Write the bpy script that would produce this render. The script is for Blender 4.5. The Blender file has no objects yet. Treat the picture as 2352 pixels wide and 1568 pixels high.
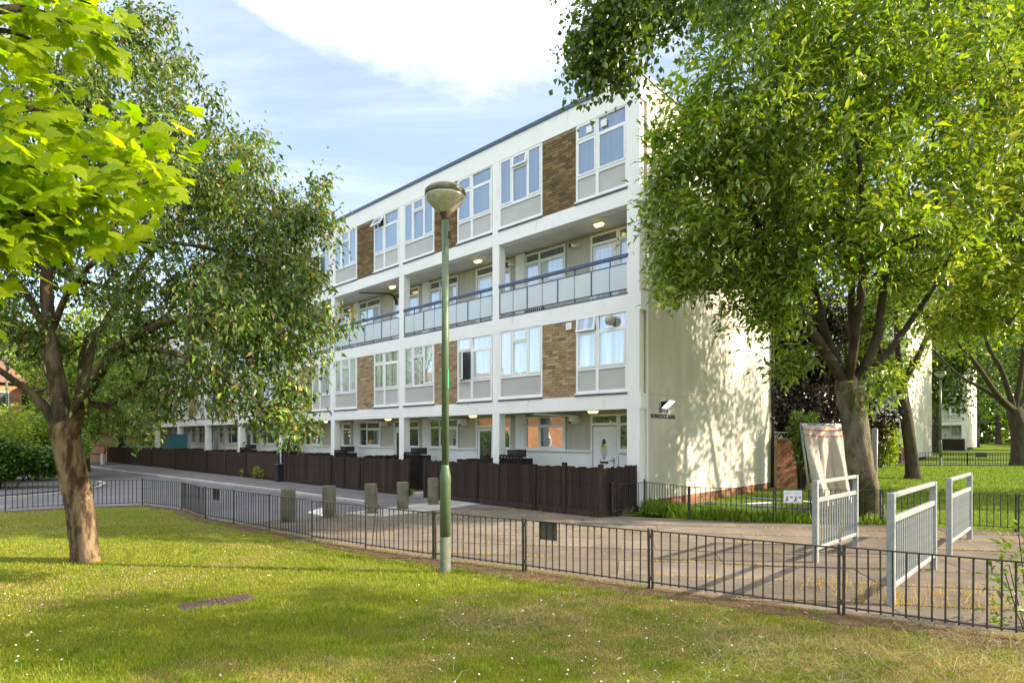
import bpy, math, random
import numpy as np
from mathutils import Vector, Matrix

random.seed(7)
R = math.radians
PI = math.pi
scene = bpy.context.scene
col = scene.collection

# ------------------------------------------------------------------ camera, sky, sun, exposure
EYE = 1.7
SUN_EL, SUN_AZ = R(27), R(-6)          # height of the sun, and its bearing measured from +X
cam_d = bpy.data.cameras.new('camera')
cam = bpy.data.objects.new('camera', cam_d)
col.objects.link(cam)
cam.location = (0, 0, EYE)
cam.rotation_euler = (R(90), 0, 0)
cam_d.sensor_width = 36
cam_d.sensor_fit = 'HORIZONTAL'
cam_d.lens = 36 * 1353 / 2352
cam_d.shift_y = 221 / 2352
cam_d.clip_start = 0.05
cam_d.clip_end = 3000
scene.camera = cam

world = bpy.data.worlds.new('World')
scene.world = world
world.use_nodes = True
wn, wl = world.node_tree.nodes, world.node_tree.links
wn.clear()
def wnode(t, **kw):
    n = wn.new(t)
    for k, v in kw.items():
        setattr(n, k, v)
    return n
def wmath(op, a, b=None, c=None, clamp=False):
    n = wn.new('ShaderNodeMath'); n.operation = op; n.use_clamp = clamp
    for i, v in enumerate((a, b, c)):
        if v is None: continue
        if isinstance(v, (int, float)): n.inputs[i].default_value = v
        else: wl.new(v, n.inputs[i])
    return n.outputs[0]
sky = wnode('ShaderNodeTexSky')
sky.sky_type = 'NISHITA'
sky.sun_disc = False
sky.sun_elevation = SUN_EL
sky.sun_rotation = PI / 2 - SUN_AZ
sky.air_density = 1.0
sky.dust_density = 0.6
sky.ozone_density = 1.4
tc = wnode('ShaderNodeTexCoord')
sep = wnode('ShaderNodeSeparateXYZ')
wl.new(tc.outputs['Generated'], sep.inputs[0])
dz = wmath('MAXIMUM', sep.outputs[2], 0.03)
u = wmath('DIVIDE', sep.outputs[0], dz)
v = wmath('DIVIDE', sep.outputs[1], dz)
comb = wnode('ShaderNodeCombineXYZ')
wl.new(u, comb.inputs[0]); wl.new(v, comb.inputs[1])
nz = wnode('ShaderNodeTexNoise')
nz.inputs['Scale'].default_value = 1.6
nz.inputs['Detail'].default_value = 8
nz.inputs['Roughness'].default_value = 0.62
wl.new(comb.outputs[0], nz.inputs['Vector'])
du = wmath('DIVIDE', wmath('ADD', u, 0.10), 1.13)      # far end of a cloud bank; its unseen rest overhead added to brighten the facade
dv = wmath('DIVIDE', wmath('ADD', v, 0.60), 2.33)
dist = wmath('SQRT', wmath('ADD', wmath('MULTIPLY', du, du), wmath('MULTIPLY', dv, dv)))
dist2 = wmath('ADD', dist, wmath('MULTIPLY', wmath('SUBTRACT', nz.outputs[0], 0.5), 0.42))
mr = wnode('ShaderNodeMapRange'); mr.interpolation_type = 'SMOOTHSTEP'
wl.new(dist2, mr.inputs[0])
mr.inputs[1].default_value = 1.10; mr.inputs[2].default_value = 0.74
mr.inputs[3].default_value = 0.0; mr.inputs[4].default_value = 1.0
# thin streaky cloud everywhere else
mp = wnode('ShaderNodeMapping'); mp.inputs['Scale'].default_value = (0.55, 1.3, 1); mp.inputs['Rotation'].default_value = (0, 0, 0.7)
wl.new(comb.outputs[0], mp.inputs[0])
n2 = wnode('ShaderNodeTexNoise')
n2.inputs['Scale'].default_value = 1.1; n2.inputs['Detail'].default_value = 9
n2.inputs['Roughness'].default_value = 0.6; n2.inputs['Distortion'].default_value = 0.6
wl.new(mp.outputs[0], n2.inputs['Vector'])
mr2 = wnode('ShaderNodeMapRange'); mr2.interpolation_type = 'SMOOTHSTEP'
wl.new(n2.outputs[0], mr2.inputs[0])
mr2.inputs[1].default_value = 0.38; mr2.inputs[2].default_value = 0.80
mr2.inputs[3].default_value = 0.14; mr2.inputs[4].default_value = 0.36
mask = wmath('MAXIMUM', mr.outputs[0], mr2.outputs[0])
skymul = wnode('ShaderNodeMix', data_type='RGBA', blend_type='MIX')
wl.new(mask, skymul.inputs[0])
wl.new(sky.outputs[0], skymul.inputs[6])
skymul.inputs[7].default_value = (8.2, 8.3, 8.4, 1)      # sunlit cloud, raised to lift ambient light, in the units of the sky texture
bg = wnode('ShaderNodeBackground'); bg.inputs[1].default_value = 0.108
wl.new(skymul.outputs[2], bg.inputs[0])
wo = wnode('ShaderNodeOutputWorld')
wl.new(bg.outputs[0], wo.inputs[0])

sun_d = bpy.data.lights.new('sun', 'SUN')
sun_d.energy = 5.0
sun_d.angle = R(0.5)
sun_d.color = (1.0, 0.85, 0.62)
sun = bpy.data.objects.new('sun', sun_d)
col.objects.link(sun)
sdir = Vector((math.cos(SUN_EL) * math.cos(SUN_AZ), math.cos(SUN_EL) * math.sin(SUN_AZ), math.sin(SUN_EL)))
sun.rotation_euler = sdir.to_track_quat('Z', 'Y').to_euler()
sun.location = (30, -6, 30)

scene.view_settings.view_transform = 'Standard'
scene.view_settings.look = 'None'
scene.view_settings.gamma = 1
scene.view_settings.use_curve_mapping = False
scene.view_settings.exposure = 1.4
scene.render.engine = 'CYCLES'
scene.cycles.max_bounces = 8
scene.cycles.diffuse_bounces = 4
scene.cycles.transmission_bounces = 6
scene.cycles.transparent_max_bounces = 8

# ------------------------------------------------------------------ survey: photograph measurements turned into places
FPX, CX, HY = 1353.0, 1176.0, 1005.0
def gp(x, y, z=0.0):
    Y = FPX * (EYE - z) / (y - HY)
    return ((x - CX) / FPX * Y, Y)
def at(x, y, Y):
    return Vector(((x - CX) / FPX * Y, Y, EYE + (HY - y) / FPX * Y))
BX, BY, BA = 2.997, 13.7, R(-43.6)
BC, BS = math.cos(BA), math.sin(BA)
def loc2w(x, y):
    return (BX + x * BC - y * BS, BY + x * BS + y * BC)

# ------------------------------------------------------------------ helpers
class MB:
    def __init__(s):
        s.v, s.f, s.smooth = [], [], []
    def add(s, vs, fs, smooth=False):
        o = len(s.v)
        s.v.extend([tuple(p) for p in vs])
        for f in fs:
            s.f.append(tuple(i + o for i in f)); s.smooth.append(smooth)
        return s
    def box(s, x0, x1, y0, y1, z0, z1):
        return s.add([(x0,y0,z0),(x1,y0,z0),(x1,y1,z0),(x0,y1,z0),(x0,y0,z1),(x1,y0,z1),(x1,y1,z1),(x0,y1,z1)],
                     [(0,3,2,1),(4,5,6,7),(0,1,5,4),(1,2,6,5),(2,3,7,6),(3,0,4,7)])
    def cbox(s, x0, x1, y0, y1, z0, z1, c=0.008):
        """box whose upright and top edges are chamfered"""
        vs = []
        for z, k in ((z0, 0), (z1 - c, 0), (z1, c)):
            a0, a1, b0, b1 = x0 + k, x1 - k, y0 + k, y1 - k
            vs += [(a0+c,b0,z),(a1-c,b0,z),(a1,b0+c,z),(a1,b1-c,z),(a1-c,b1,z),(a0+c,b1,z),(a0,b1-c,z),(a0,b0+c,z)]
        fs = [tuple(range(7, -1, -1)), tuple(range(16, 24))]
        for r in (0, 8):
            for i in range(8):
                j = (i + 1) % 8
                fs.append((r+i, r+j, r+8+j, r+8+i))
        return s.add(vs, fs)
    def prism(s, poly, z0, z1):
        n = len(poly)
        a = sum(poly[i][0]*poly[(i+1)%n][1] - poly[(i+1)%n][0]*poly[i][1] for i in range(n))
        if a < 0: poly = poly[::-1]
        vs = [(p[0], p[1], z0) for p in poly] + [(p[0], p[1], z1) for p in poly]
        fs = [tuple(range(n-1, -1, -1)), tuple(range(n, 2*n))] + [(i, (i+1)%n, n+(i+1)%n, n+i) for i in range(n)]
        return s.add(vs, fs)
    def bar(s, p0, p1, w, h, up=(0,0,1)):
        p0, p1 = Vector(p0), Vector(p1)
        d = (p1 - p0).normalized()
        upv = Vector(up)
        if abs(d.dot(upv)) > .98: upv = Vector((0, 1, 0))
        a = d.cross(upv).normalized() * (w/2)
        b = a.cross(d).normalized() * (h/2)
        vs = [p0-a-b, p0+a-b, p0+a+b, p0-a+b, p1-a-b, p1+a-b, p1+a+b, p1-a+b]
        return s.add(vs, [(3,2,1,0),(4,5,6,7),(0,1,5,4),(1,2,6,5),(2,3,7,6),(3,0,4,7)])
    def tube(s, pts, radii, n=6, cap=True):
        pts = [Vector(p) for p in pts]
        if isinstance(radii, (int, float)): radii = [radii]*len(pts)
        m = len(pts)
        t0 = (pts[1]-pts[0]).normalized()
        ref = Vector((1,0,0)) if abs(t0.x) < .8 else Vector((0,1,0))
        a = t0.cross(ref).normalized()
        vs, fs = [], []
        for i in range(m):
            t = (pts[min(i+1,m-1)] - pts[max(i-1,0)])
            if t.length < 1e-6: t = t0.copy()
            t.normalize()
            a = (a - t*a.dot(t)).normalized()
            b = t.cross(a)
            for k in range(n):
                q = 2*PI*k/n
                vs.append(pts[i] + (a*math.cos(q) + b*math.sin(q))*radii[i])
        for i in range(m-1):
            for k in range(n):
                l = (k+1) % n
                fs.append((i*n+k, i*n+l, (i+1)*n+l, (i+1)*n+k))
        o = len(s.v)
        s.add(vs, fs, True)
        if cap:
            s.f.append(tuple(o+k for k in range(n-1,-1,-1))); s.smooth.append(False)
            s.f.append(tuple(o+(m-1)*n+k for k in range(n))); s.smooth.append(False)
        return s
    def lathe(s, prof, n=20, c=(0,0), smooth=True):
        vs, fs = [], []
        m = len(prof)
        for r, z in prof:
            for k in range(n):
                q = 2*PI*k/n
                vs.append((c[0]+r*math.cos(q), c[1]+r*math.sin(q), z))
        for i in range(m-1):
            for k in range(n):
                l = (k+1) % n
                fs.append((i*n+k, i*n+l, (i+1)*n+l, (i+1)*n+k))
        o = len(s.v)
        s.add(vs, fs, smooth)
        if prof[0][0] > 1e-4: s.f.append(tuple(o+k for k in range(n-1,-1,-1))); s.smooth.append(False)
        if prof[-1][0] > 1e-4: s.f.append(tuple(o+(m-1)*n+k for k in range(n))); s.smooth.append(False)
        return s
    def mesh(s, name, m=None):
        me = bpy.data.meshes.new(name)
        me.from_pydata(s.v, [], s.f)
        me.polygons.foreach_set('use_smooth', s.smooth)
        if m: me.materials.append(m)
        me.update()
        return me
    def build(s, name, m, parent=None, loc=(0,0,0), rot=(0,0,0)):
        return put(name, s.mesh(name, m), parent, loc, rot)

def put(name, me, parent=None, loc=(0,0,0), rot=(0,0,0)):
    o = bpy.data.objects.new(name, me)
    col.objects.link(o)
    if parent: o.parent = parent
    o.location = loc; o.rotation_euler = rot
    return o
def tag(o, label=None, cat=None, group=None, kind=None):
    if label: o['label'] = label
    if cat: o['category'] = cat
    if group: o['group'] = group
    if kind: o['kind'] = kind
    return o
def thing(name, label, cat, loc=(0,0,0), rotz=0, group=None):
    o = put(name, None, None, loc, (0,0,rotz))
    return tag(o, label, cat, group)
def copy_tree(o, parent=None):
    c = o.copy(); col.objects.link(c)
    if parent: c.parent = parent
    for ch in list(o.children): copy_tree(ch, c)
    return c

def tri_mesh(name, V, F, m, tint=None, smooth=False):
    V = np.asarray(V, np.float32); F = np.asarray(F, np.int32)
    me = bpy.data.meshes.new(name)
    me.vertices.add(len(V)); me.vertices.foreach_set('co', V.ravel())
    me.loops.add(F.size); me.loops.foreach_set('vertex_index', F.ravel())
    me.polygons.add(len(F))
    me.polygons.foreach_set('loop_start', np.arange(0, F.size, 3, dtype=np.int32))
    me.polygons.foreach_set('loop_total', np.full(len(F), 3, np.int32))
    if smooth: me.polygons.foreach_set('use_smooth', np.ones(len(F), bool))
    if tint is not None:
        at_ = me.color_attributes.new('tint', 'FLOAT_COLOR', 'POINT')
        t = np.ones((len(V), 4), np.float32); t[:, :3] = tint
        at_.data.foreach_set('color', t.ravel())
    me.update(); me.validate()
    if m: me.materials.append(m)
    return me

# ------------------------------------------------------------------ materials
def base_mat(name):
    m = bpy.data.materials.new(name); m.use_nodes = True
    n, l = m.node_tree.nodes, m.node_tree.links
    return m, n, l, n['Principled BSDF']
def mixcol(n, l, fac, a, b, mode='MIX'):
    x = n.new('ShaderNodeMix'); x.data_type = 'RGBA'; x.blend_type = mode
    for s, v in ((0, fac), (6, a), (7, b)):
        if isinstance(v, (int, float)): x.inputs[s].default_value = v
        elif isinstance(v, tuple): x.inputs[s].default_value = (*v, 1) if len(v) == 3 else v
        else: l.new(v, x.inputs[s])
    return x.outputs[2]
def noise(n, l, scale, detail=5, rough=.6, coord='Object', stretch=None, dist=0):
    tcn = n.new('ShaderNodeTexCoord')
    src = tcn.outputs[coord]
    if stretch:
        mpn = n.new('ShaderNodeMapping'); mpn.inputs['Scale'].default_value = stretch
        l.new(src, mpn.inputs[0]); src = mpn.outputs[0]
    t = n.new('ShaderNodeTexNoise')
    t.inputs['Scale'].default_value = scale; t.inputs['Detail'].default_value = detail
    t.inputs['Roughness'].default_value = rough; t.inputs['Distortion'].default_value = dist
    l.new(src, t.inputs['Vector'])
    return t.outputs[0]
def ramp(n, l, fac, a, b):
    r = n.new('ShaderNodeMapRange'); r.interpolation_type = 'SMOOTHSTEP'
    l.new(fac, r.inputs[0]); r.inputs[1].default_value = a; r.inputs[2].default_value = b
    return r.outputs[0]
def bumpn(n, l, bs, h, strength, dist=.01):
    b = n.new('ShaderNodeBump'); b.inputs['Strength'].default_value = strength; b.inputs['Distance'].default_value = dist
    l.new(h, b.inputs['Height']); l.new(b.outputs[0], bs.inputs['Normal'])
def surf(name, c1, c2=None, scale=4, rough=.6, bump=0, bscale=60, metal=0, spec=.5, lo=.35, hi=.68,
         stretch=None, c3=None, scale3=20, rand=0.0, coord='Object', amount3=.6, bdist=.01):
    m, n, l, bs = base_mat(name)
    bs.inputs['Roughness'].default_value = rough
    bs.inputs['Metallic'].default_value = metal
    bs.inputs['Specular IOR Level'].default_value = spec
    c2 = c2 or tuple(x*.82 for x in c1)
    f = ramp(n, l, noise(n, l, scale, 6, .62, coord, stretch), lo, hi)
    c = mixcol(n, l, f, c1, c2)
    if c3:
        f3 = ramp(n, l, noise(n, l, scale3, 4, .6, coord, stretch), .58, .72)
        mu = n.new('ShaderNodeMath'); mu.operation = 'MULTIPLY'; l.new(f3, mu.inputs[0]); mu.inputs[1].default_value = amount3
        c = mixcol(n, l, mu.outputs[0], c, c3)
    if rand:
        oi = n.new('ShaderNodeObjectInfo')
        mrn = n.new('ShaderNodeMapRange'); l.new(oi.outputs['Random'], mrn.inputs[0])
        mrn.inputs[3].default_value = 1-rand; mrn.inputs[4].default_value = 1+rand
        hs = n.new('ShaderNodeHueSaturation'); l.new(mrn.outputs[0], hs.inputs['Value']); l.new(c, hs.inputs['Color'])
        c = hs.outputs[0]
    l.new(c, bs.inputs['Base Color'])
    if bump: bumpn(n, l, bs, noise(n, l, bscale, 4, .6, coord, stretch), bump, bdist)
    return m
def leaf_mat(name, trans=.4, rough=.45, spec=.35, tcol=(1.0, 1.0, .55), gain=1.0):
    m, n, l, bs = base_mat(name)
    a = n.new('ShaderNodeAttribute'); a.attribute_name = 'tint'
    bs.inputs['Roughness'].default_value = rough; bs.inputs['Specular IOR Level'].default_value = spec
    l.new(a.outputs['Color'], bs.inputs['Base Color'])
    tr = n.new('ShaderNodeBsdfTranslucent')
    l.new(mixcol(n, l, 1.0, a.outputs['Color'], tuple(x*gain for x in tcol), 'MULTIPLY'), tr.inputs[0])
    mx = n.new('ShaderNodeMixShader'); mx.inputs[0].default_value = trans
    l.new(bs.outputs[0], mx.inputs[1]); l.new(tr.outputs[0], mx.inputs[2])
    l.new(mx.outputs[0], n['Material Output'].inputs[0])
    return m
def glass_pane(name, inner, inner2, refl=.35, tint=(.93, .97, 1), rough=.02, wscale=3):
    m, n, l, bs = base_mat(name)
    f = ramp(n, l, noise(n, l, wscale, 2, .5, 'Object', (5, 1, .25)), .4, .62)
    l.new(mixcol(n, l, f, inner, inner2), bs.inputs['Base Color'])
    bs.inputs['Roughness'].default_value = .5
    g = n.new('ShaderNodeBsdfGlossy'); g.inputs[0].default_value = (*tint, 1); g.inputs['Roughness'].default_value = rough
    bn = n.new('ShaderNodeBump'); bn.inputs['Strength'].default_value = .05; bn.inputs['Distance'].default_value = .02
    l.new(noise(n, l, 1.7, 2, .5), bn.inputs['Height']); l.new(bn.outputs[0], g.inputs['Normal'])
    lw = n.new('ShaderNodeFresnel'); lw.inputs[0].default_value = 1.5
    ad = n.new('ShaderNodeMath'); ad.operation = 'ADD'; ad.use_clamp = True; ad.inputs[1].default_value = refl
    l.new(lw.outputs[0], ad.inputs[0])
    mx = n.new('ShaderNodeMixShader'); l.new(ad.outputs[0], mx.inputs[0])
    l.new(bs.outputs[0], mx.inputs[1]); l.new(g.outputs[0], mx.inputs[2])
    l.new(mx.outputs[0], n['Material Output'].inputs[0])
    return m
def brick_mat(name, cols, use_attr):
    m, n, l, bs = base_mat(name)
    cr = n.new('ShaderNodeValToRGB')
    e = cr.color_ramp.elements
    e[0].position = 0; e[0].color = (*cols[0], 1)
    e[1].position = 1; e[1].color = (*cols[-1], 1)
    for i, c in enumerate(cols[1:-1]):
        x = e.new((i+1)/(len(cols)-1)); x.color = (*c, 1)
    if use_attr:
        a = n.new('ShaderNodeAttribute'); a.attribute_name = 'tint'; sx = n.new('ShaderNodeSeparateColor')
        l.new(a.outputs['Color'], sx.inputs[0]); l.new(sx.outputs[0], cr.inputs[0])
    else:
        oi = n.new('ShaderNodeObjectInfo'); l.new(oi.outputs['Random'], cr.inputs[0])
    f = ramp(n, l, noise(n, l, 55, 5, .7), .3, .8)
    l.new(mixcol(n, l, f, cr.outputs[0], mixcol(n, l, .35, cr.outputs[0], (.10, .075, .05))), bs.inputs['Base Color'])
    bs.inputs['Roughness'].default_value = .9; bs.inputs['Specular IOR Level'].default_value = .15
    bumpn(n, l, bs, noise(n, l, 60, 4, .7), .5, .006)
    return m
def lamp_mat(name, c, s):
    m, n, l, bs = base_mat(name)
    bs.inputs['Base Color'].default_value = (.8, .75, .6, 1)
    bs.inputs['Emission Color'].default_value = (*c, 1); bs.inputs['Emission Strength'].default_value = s
    return m

M = {}
M['white'] = surf('white_paint', (.86, .855, .85), (.79, .78, .76), 1.3, .55, .15, 90, stretch=(1, 1, .35), lo=.45, hi=.85, c3=(.50, .48, .43), scale3=3.5, amount3=.40)
M['upvc'] = surf('white_plastic', (.84, .85, .86), (.78, .78, .79), 2, .32, 0, spec=.5)
M['panel'] = surf('grey_panel', (.50, .495, .475), (.45, .445, .43), 1.2, .5, .1, 150, rand=.05)
M['beige'] = surf('beige_board', (.53, .49, .41), (.46, .42, .35), 1.5, .6, .15, 60, stretch=(8, 1, .4), rand=.05)
M['soffit'] = surf('soffit_paint', (.72, .715, .69), (.60, .59, .56), 1.4, .7, .15, 50)
M['render'] = surf('cream_roughcast', (.70, .655, .565), (.57, .53, .45), .9, .9, .8, 130, spec=.15, c3=(.55, .52, .42), scale3=40, amount3=.5, stretch=(1, 1, .5), bdist=.02)
M['navy'] = surf('navy_paint', (.055, .085, .16), (.075, .105, .17), 5, .4)
M['drip'] = surf('dark_flashing', (.06, .065, .08), (.09, .09, .10), 6, .5)
M['mortar'] = surf('mortar', (.36, .30, .21), (.26, .21, .14), 7, .95, .4, 90, spec=.1)
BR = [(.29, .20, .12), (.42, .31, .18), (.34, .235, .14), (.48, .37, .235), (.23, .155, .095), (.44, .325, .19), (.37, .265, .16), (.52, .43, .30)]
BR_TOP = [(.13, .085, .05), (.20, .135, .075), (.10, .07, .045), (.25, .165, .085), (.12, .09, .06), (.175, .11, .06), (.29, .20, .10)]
M['brick'] = brick_mat('stock_brick', BR, False)
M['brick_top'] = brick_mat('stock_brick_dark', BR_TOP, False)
M['brick_j'] = brick_mat('stock_brick_far', BR, True)
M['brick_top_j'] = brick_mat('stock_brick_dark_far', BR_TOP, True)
M['brick_red'] = brick_mat('red_brick', [(.20, .085, .05), (.27, .12, .065), (.16, .075, .05), (.33, .17, .10)], True)
M['brick_orange'] = brick_mat('orange_brick', [(.42, .20, .10), (.5, .26, .13), (.36, .17, .09)], True)
M['pane_up'] = glass_pane('glass_sky', (.085, .125, .18), (.125, .165, .22), .20, wscale=.6)
M['pane_mid'] = glass_pane('glass_net_curtain', (.42, .48, .53), (.56, .60, .63), .24, wscale=2)
M['pane_up2'] = glass_pane('glass_blind', (.22, .26, .31), (.30, .34, .39), .18, wscale=1.2)
M['pane_mid2'] = glass_pane('glass_half_curtain', (.16, .20, .22), (.52, .56, .58), .30, wscale=1.1)
M['pane_dark'] = glass_pane('glass_dark_room', (.02, .022, .025), (.07, .075, .08), .30)
M['pane_transom'] = glass_pane('glass_transom', (.04, .045, .05), (.09, .095, .10), .12)
M['frost'] = None
def frosted():
    m, n, l, bs = base_mat('frosted_glass')
    f = ramp(n, l, noise(n, l, 1.1, 3, .5), .35, .7)
    l.new(mixcol(n, l, f, (.76, .82, .87), (.82, .87, .91)), bs.inputs['Base Color'])
    bs.inputs['Roughness'].default_value = .28; bs.inputs['Specular IOR Level'].default_value = .6
    tr = n.new('ShaderNodeBsdfTranslucent'); tr.inputs[0].default_value = (.75, .85, .87, 1)
    mx = n.new('ShaderNodeMixShader'); mx.inputs[0].default_value = .35
    l.new(bs.outputs[0], mx.inputs[1]); l.new(tr.outputs[0], mx.inputs[2]); l.new(mx.outputs[0], n['Material Output'].inputs[0])
    return m
M['frost'] = frosted()
M['board'] = surf('dark_stained_board', (.030, .020, .017), (.055, .037, .029), 3, .85, .6, 30, stretch=(14, 14, .8), rand=.30, spec=.2, c3=(.085, .06, .048), scale3=9, amount3=.5)
M['lattice'] = surf('black_stained_slat', (.018, .014, .013), (.035, .028, .025), 4, .8, .3, 40, spec=.2)
M['iron'] = surf('black_iron', (.022, .021, .021), (.05, .042, .036), 18, .5, .2, 120, c3=(.10, .06, .035), scale3=30, amount3=.4)
M['galv'] = surf('galvanised_steel', (.33, .35, .355), (.25, .27, .275), 22, .5, .1, 150, metal=.35, c3=(.26, .27, .265), scale3=8, amount3=.4)
M['green'] = surf('lamp_green', (.080, .120, .066), (.098, .142, .080), 6, .38, .05, 80)
M['green_old'] = surf('worn_green', (.12, .125, .095), (.075, .095, .06), 16, .8, .3, 60, c3=(.20, .19, .15), scale3=9)
M['bronze'] = surf('lamp_bronze', (.10, .09, .06), (.17, .15, .10), 8, .35, metal=.6)
M['lampglass'] = surf('lamp_bowl', (.46, .44, .36), (.36, .33, .26), 6, .25, .2, 30, stretch=(4, 4, .3), spec=.6)
M['rust'] = surf('rusty_collar', (.09, .05, .03), (.05, .03, .02), 12, .8, .4, 40)
M['concrete'] = surf('weathered_concrete', (.20, .185, .135), (.12, .115, .075), 5, .95, .7, 45, spec=.15, c3=(.08, .085, .045), scale3=4, amount3=.7)
M['kerb'] = surf('kerb_concrete', (.42, .41, .39), (.31, .30, .28), 5, .9, .4, 60, spec=.2, rand=.12)
M['slab'] = surf('paving_concrete', (.178, .150, .124), (.124, .107, .090), 1.6, .95, .5, 70, spec=.15, c3=(.29, .25, .205), scale3=7, amount3=.55, rand=.14)
M['joint'] = surf('joint_soil', (.12, .09, .055), (.17, .12, .06), 9, .95, .5, 50, spec=.1)
M['asphalt'] = surf('asphalt', (.150, .145, .156), (.112, .108, .117), .7, .85, .5, 160, spec=.3, c3=(.15, .145, .15), scale3=2.2, amount3=.5)
M['pave_asphalt'] = surf('footway_asphalt', (.115, .111, .12), (.155, .147, .152), 1.1, .9, .5, 160, spec=.25, c3=(.17, .16, .15), scale3=4, amount3=.5)
M['pale_concrete'] = surf('pale_concrete', (.40, .385, .36), (.31, .30, .28), 3, .9, .4, 80, spec=.2)
M['white_patch'] = surf('mottled_white', (.74, .74, .72), (.5, .5, .49), 10, .7)
M['yellow_line'] = surf('yellow_line', (.48, .34, .07), (.32, .24, .08), 10, .7)
M['black_pl'] = surf('black_plastic', (.015, .015, .017), (.025, .025, .028), 5, .4)
M['pipe'] = surf('black_pipe', (.014, .013, .013), (.03, .028, .025), 8, .45)
M['sign_white'] = surf('sign_white', (.78, .79, .82), (.70, .71, .74), 8, .4)
M['sign_red'] = surf('sign_red', (.55, .05, .05), (.45, .05, .05), 8, .4)
M['sign_ink'] = surf('sign_ink', (.03, .03, .05), (.05, .05, .08), 8, .5)
M['ink_grey'] = surf('sign_grey_ink', (.33, .36, .48), (.4, .43, .52), 8, .5)
M['red'] = surf('red_paint', (.50, .03, .03), (.40, .03, .03), 6, .4)
M['sheet'] = surf('debris_sheet', (.56, .50, .43), (.46, .42, .37), 2.2, .8, .3, 40, spec=.15, c3=(.36, .35, .34), scale3=3, amount3=.6)
M['sheet_red'] = surf('sheet_red_stripe', (.50, .15, .11), (.42, .14, .11), 5, .8)
M['teal'] = surf('teal_paint', (.02, .14, .15), (.03, .11, .12), 5, .5)
M['wood_red'] = surf('red_brown_door', (.16, .07, .045), (.11, .05, .035), 5, .6)
M['tag_green'] = surf('green_sticker', (.02, .28, .10), (.03, .24, .09), 6, .4)
M['glow'] = lamp_mat('lit_bulkhead', (1.0, .74, .22), 1.5)
M['glow2'] = lamp_mat('lit_floodlight', (1.0, .93, .78), 2.6)
M['roof'] = surf('roof_felt', (.09, .09, .10), (.13, .13, .14), 2, .9)
M['tile'] = surf('roof_tile', (.20, .10, .07), (.14, .08, .06), 6, .85, .5, 30)
M['soil'] = surf('bare_soil', (.105, .068, .042), (.16, .11, .065), 8, .98, .9, 35, spec=.1, bdist=.02)
def turf(name, cols, sc=1.0):
    m, n, l, bs = base_mat(name)
    bs.inputs['Roughness'].default_value = .95; bs.inputs['Specular IOR Level'].default_value = .1
    a = ramp(n, l, noise(n, l, .55*sc, 5, .65), .38, .62)
    c = mixcol(n, l, a, cols[0], cols[1])
    b = ramp(n, l, noise(n, l, 1.7*sc, 6, .7), .50, .68)
    c = mixcol(n, l, b, c, cols[2])
    d = ramp(n, l, noise(n, l, 40*sc, 4, .7), .35, .7)
    c = mixcol(n, l, d, c, mixcol(n, l, .6, c, cols[3]))
    l.new(c, bs.inputs['Base Color'])
    bumpn(n, l, bs, noise(n, l, 55*sc, 5, .8), .9, .04)
    return m
M['turf'] = turf('lawn_turf', [(.15, .185, .018), (.20, .21, .028), (.26, .215, .08), (.125, .13, .026)])
M['turf_far'] = turf('far_turf', [(.11, .18, .016), (.15, .21, .02), (.16, .19, .03), (.07, .11, .012)], .7)
M['bark'] = surf('bark_brown', (.060, .040, .026), (.25, .175, .105), 5, .95, 1.0, 16, stretch=(1.6, 1.6, .45), spec=.1, c3=(.035, .022, .014), scale3=7, amount3=.8, bdist=.05, lo=.4, hi=.62)
M['bark_grey'] = surf('bark_grey', (.215, .185, .13), (.085, .082, .048), 4.5, .95, .9, 22, stretch=(1.5, 1.5, .5), spec=.1, c3=(.04, .036, .02), scale3=7, amount3=.8, bdist=.05)
M['bark_limb_shaded'] = surf('bark_limb_shaded', (.050, .036, .024), (.15, .108, .068), 5, .95, 1.0, 16, stretch=(1.6, 1.6, .45), spec=.1, bdist=.04, lo=.4, hi=.66)  # darker limb tone puts the crown's shade into the bark colour
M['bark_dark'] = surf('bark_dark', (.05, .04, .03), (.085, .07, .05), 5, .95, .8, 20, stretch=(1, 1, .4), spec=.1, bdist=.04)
M['leaf'] = leaf_mat('leaf_crown', .37, .34, .6, (1.5, 1.4, .5), 1.15)
M['leaf_left'] = leaf_mat('leaf_dark_crown', .35, .38, .5, (1.3, 1.25, .6), 1.1)
M['leaf_maple'] = None
M['blade'] = leaf_mat('grass_blade', .35, .6, .2, (1.2, 1.15, .6), 1.0)
M['petal'] = surf('daisy_petal', (.70, .70, .67), (.62, .62, .58), 5, .8)
def maple_mat():
    m, n, l, bs = base_mat('maple_leaf')
    oi = n.new('ShaderNodeObjectInfo')
    f = ramp(n, l, noise(n, l, 9, 4, .6), .3, .7)
    c = mixcol(n, l, oi.outputs['Random'], (.25, .33, .006), (.12, .255, .008))
    c = mixcol(n, l, f, c, mixcol(n, l, .35, c, (.26, .30, .01)))
    l.new(c, bs.inputs['Base Color']); bs.inputs['Roughness'].default_value = .5; bs.inputs['Specular IOR Level'].default_value = .18
    tr = n.new('ShaderNodeBsdfTranslucent')
    l.new(mixcol(n, l, 1.0, c, (1.9, 1.9, .5), 'MULTIPLY'), tr.inputs[0])
    mx = n.new('ShaderNodeMixShader'); mx.inputs[0].default_value = .62
    l.new(bs.outputs[0], mx.inputs[1]); l.new(tr.outputs[0], mx.inputs[2]); l.new(mx.outputs[0], n['Material Output'].inputs[0])
    return m
M['leaf_maple'] = maple_mat()

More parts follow.
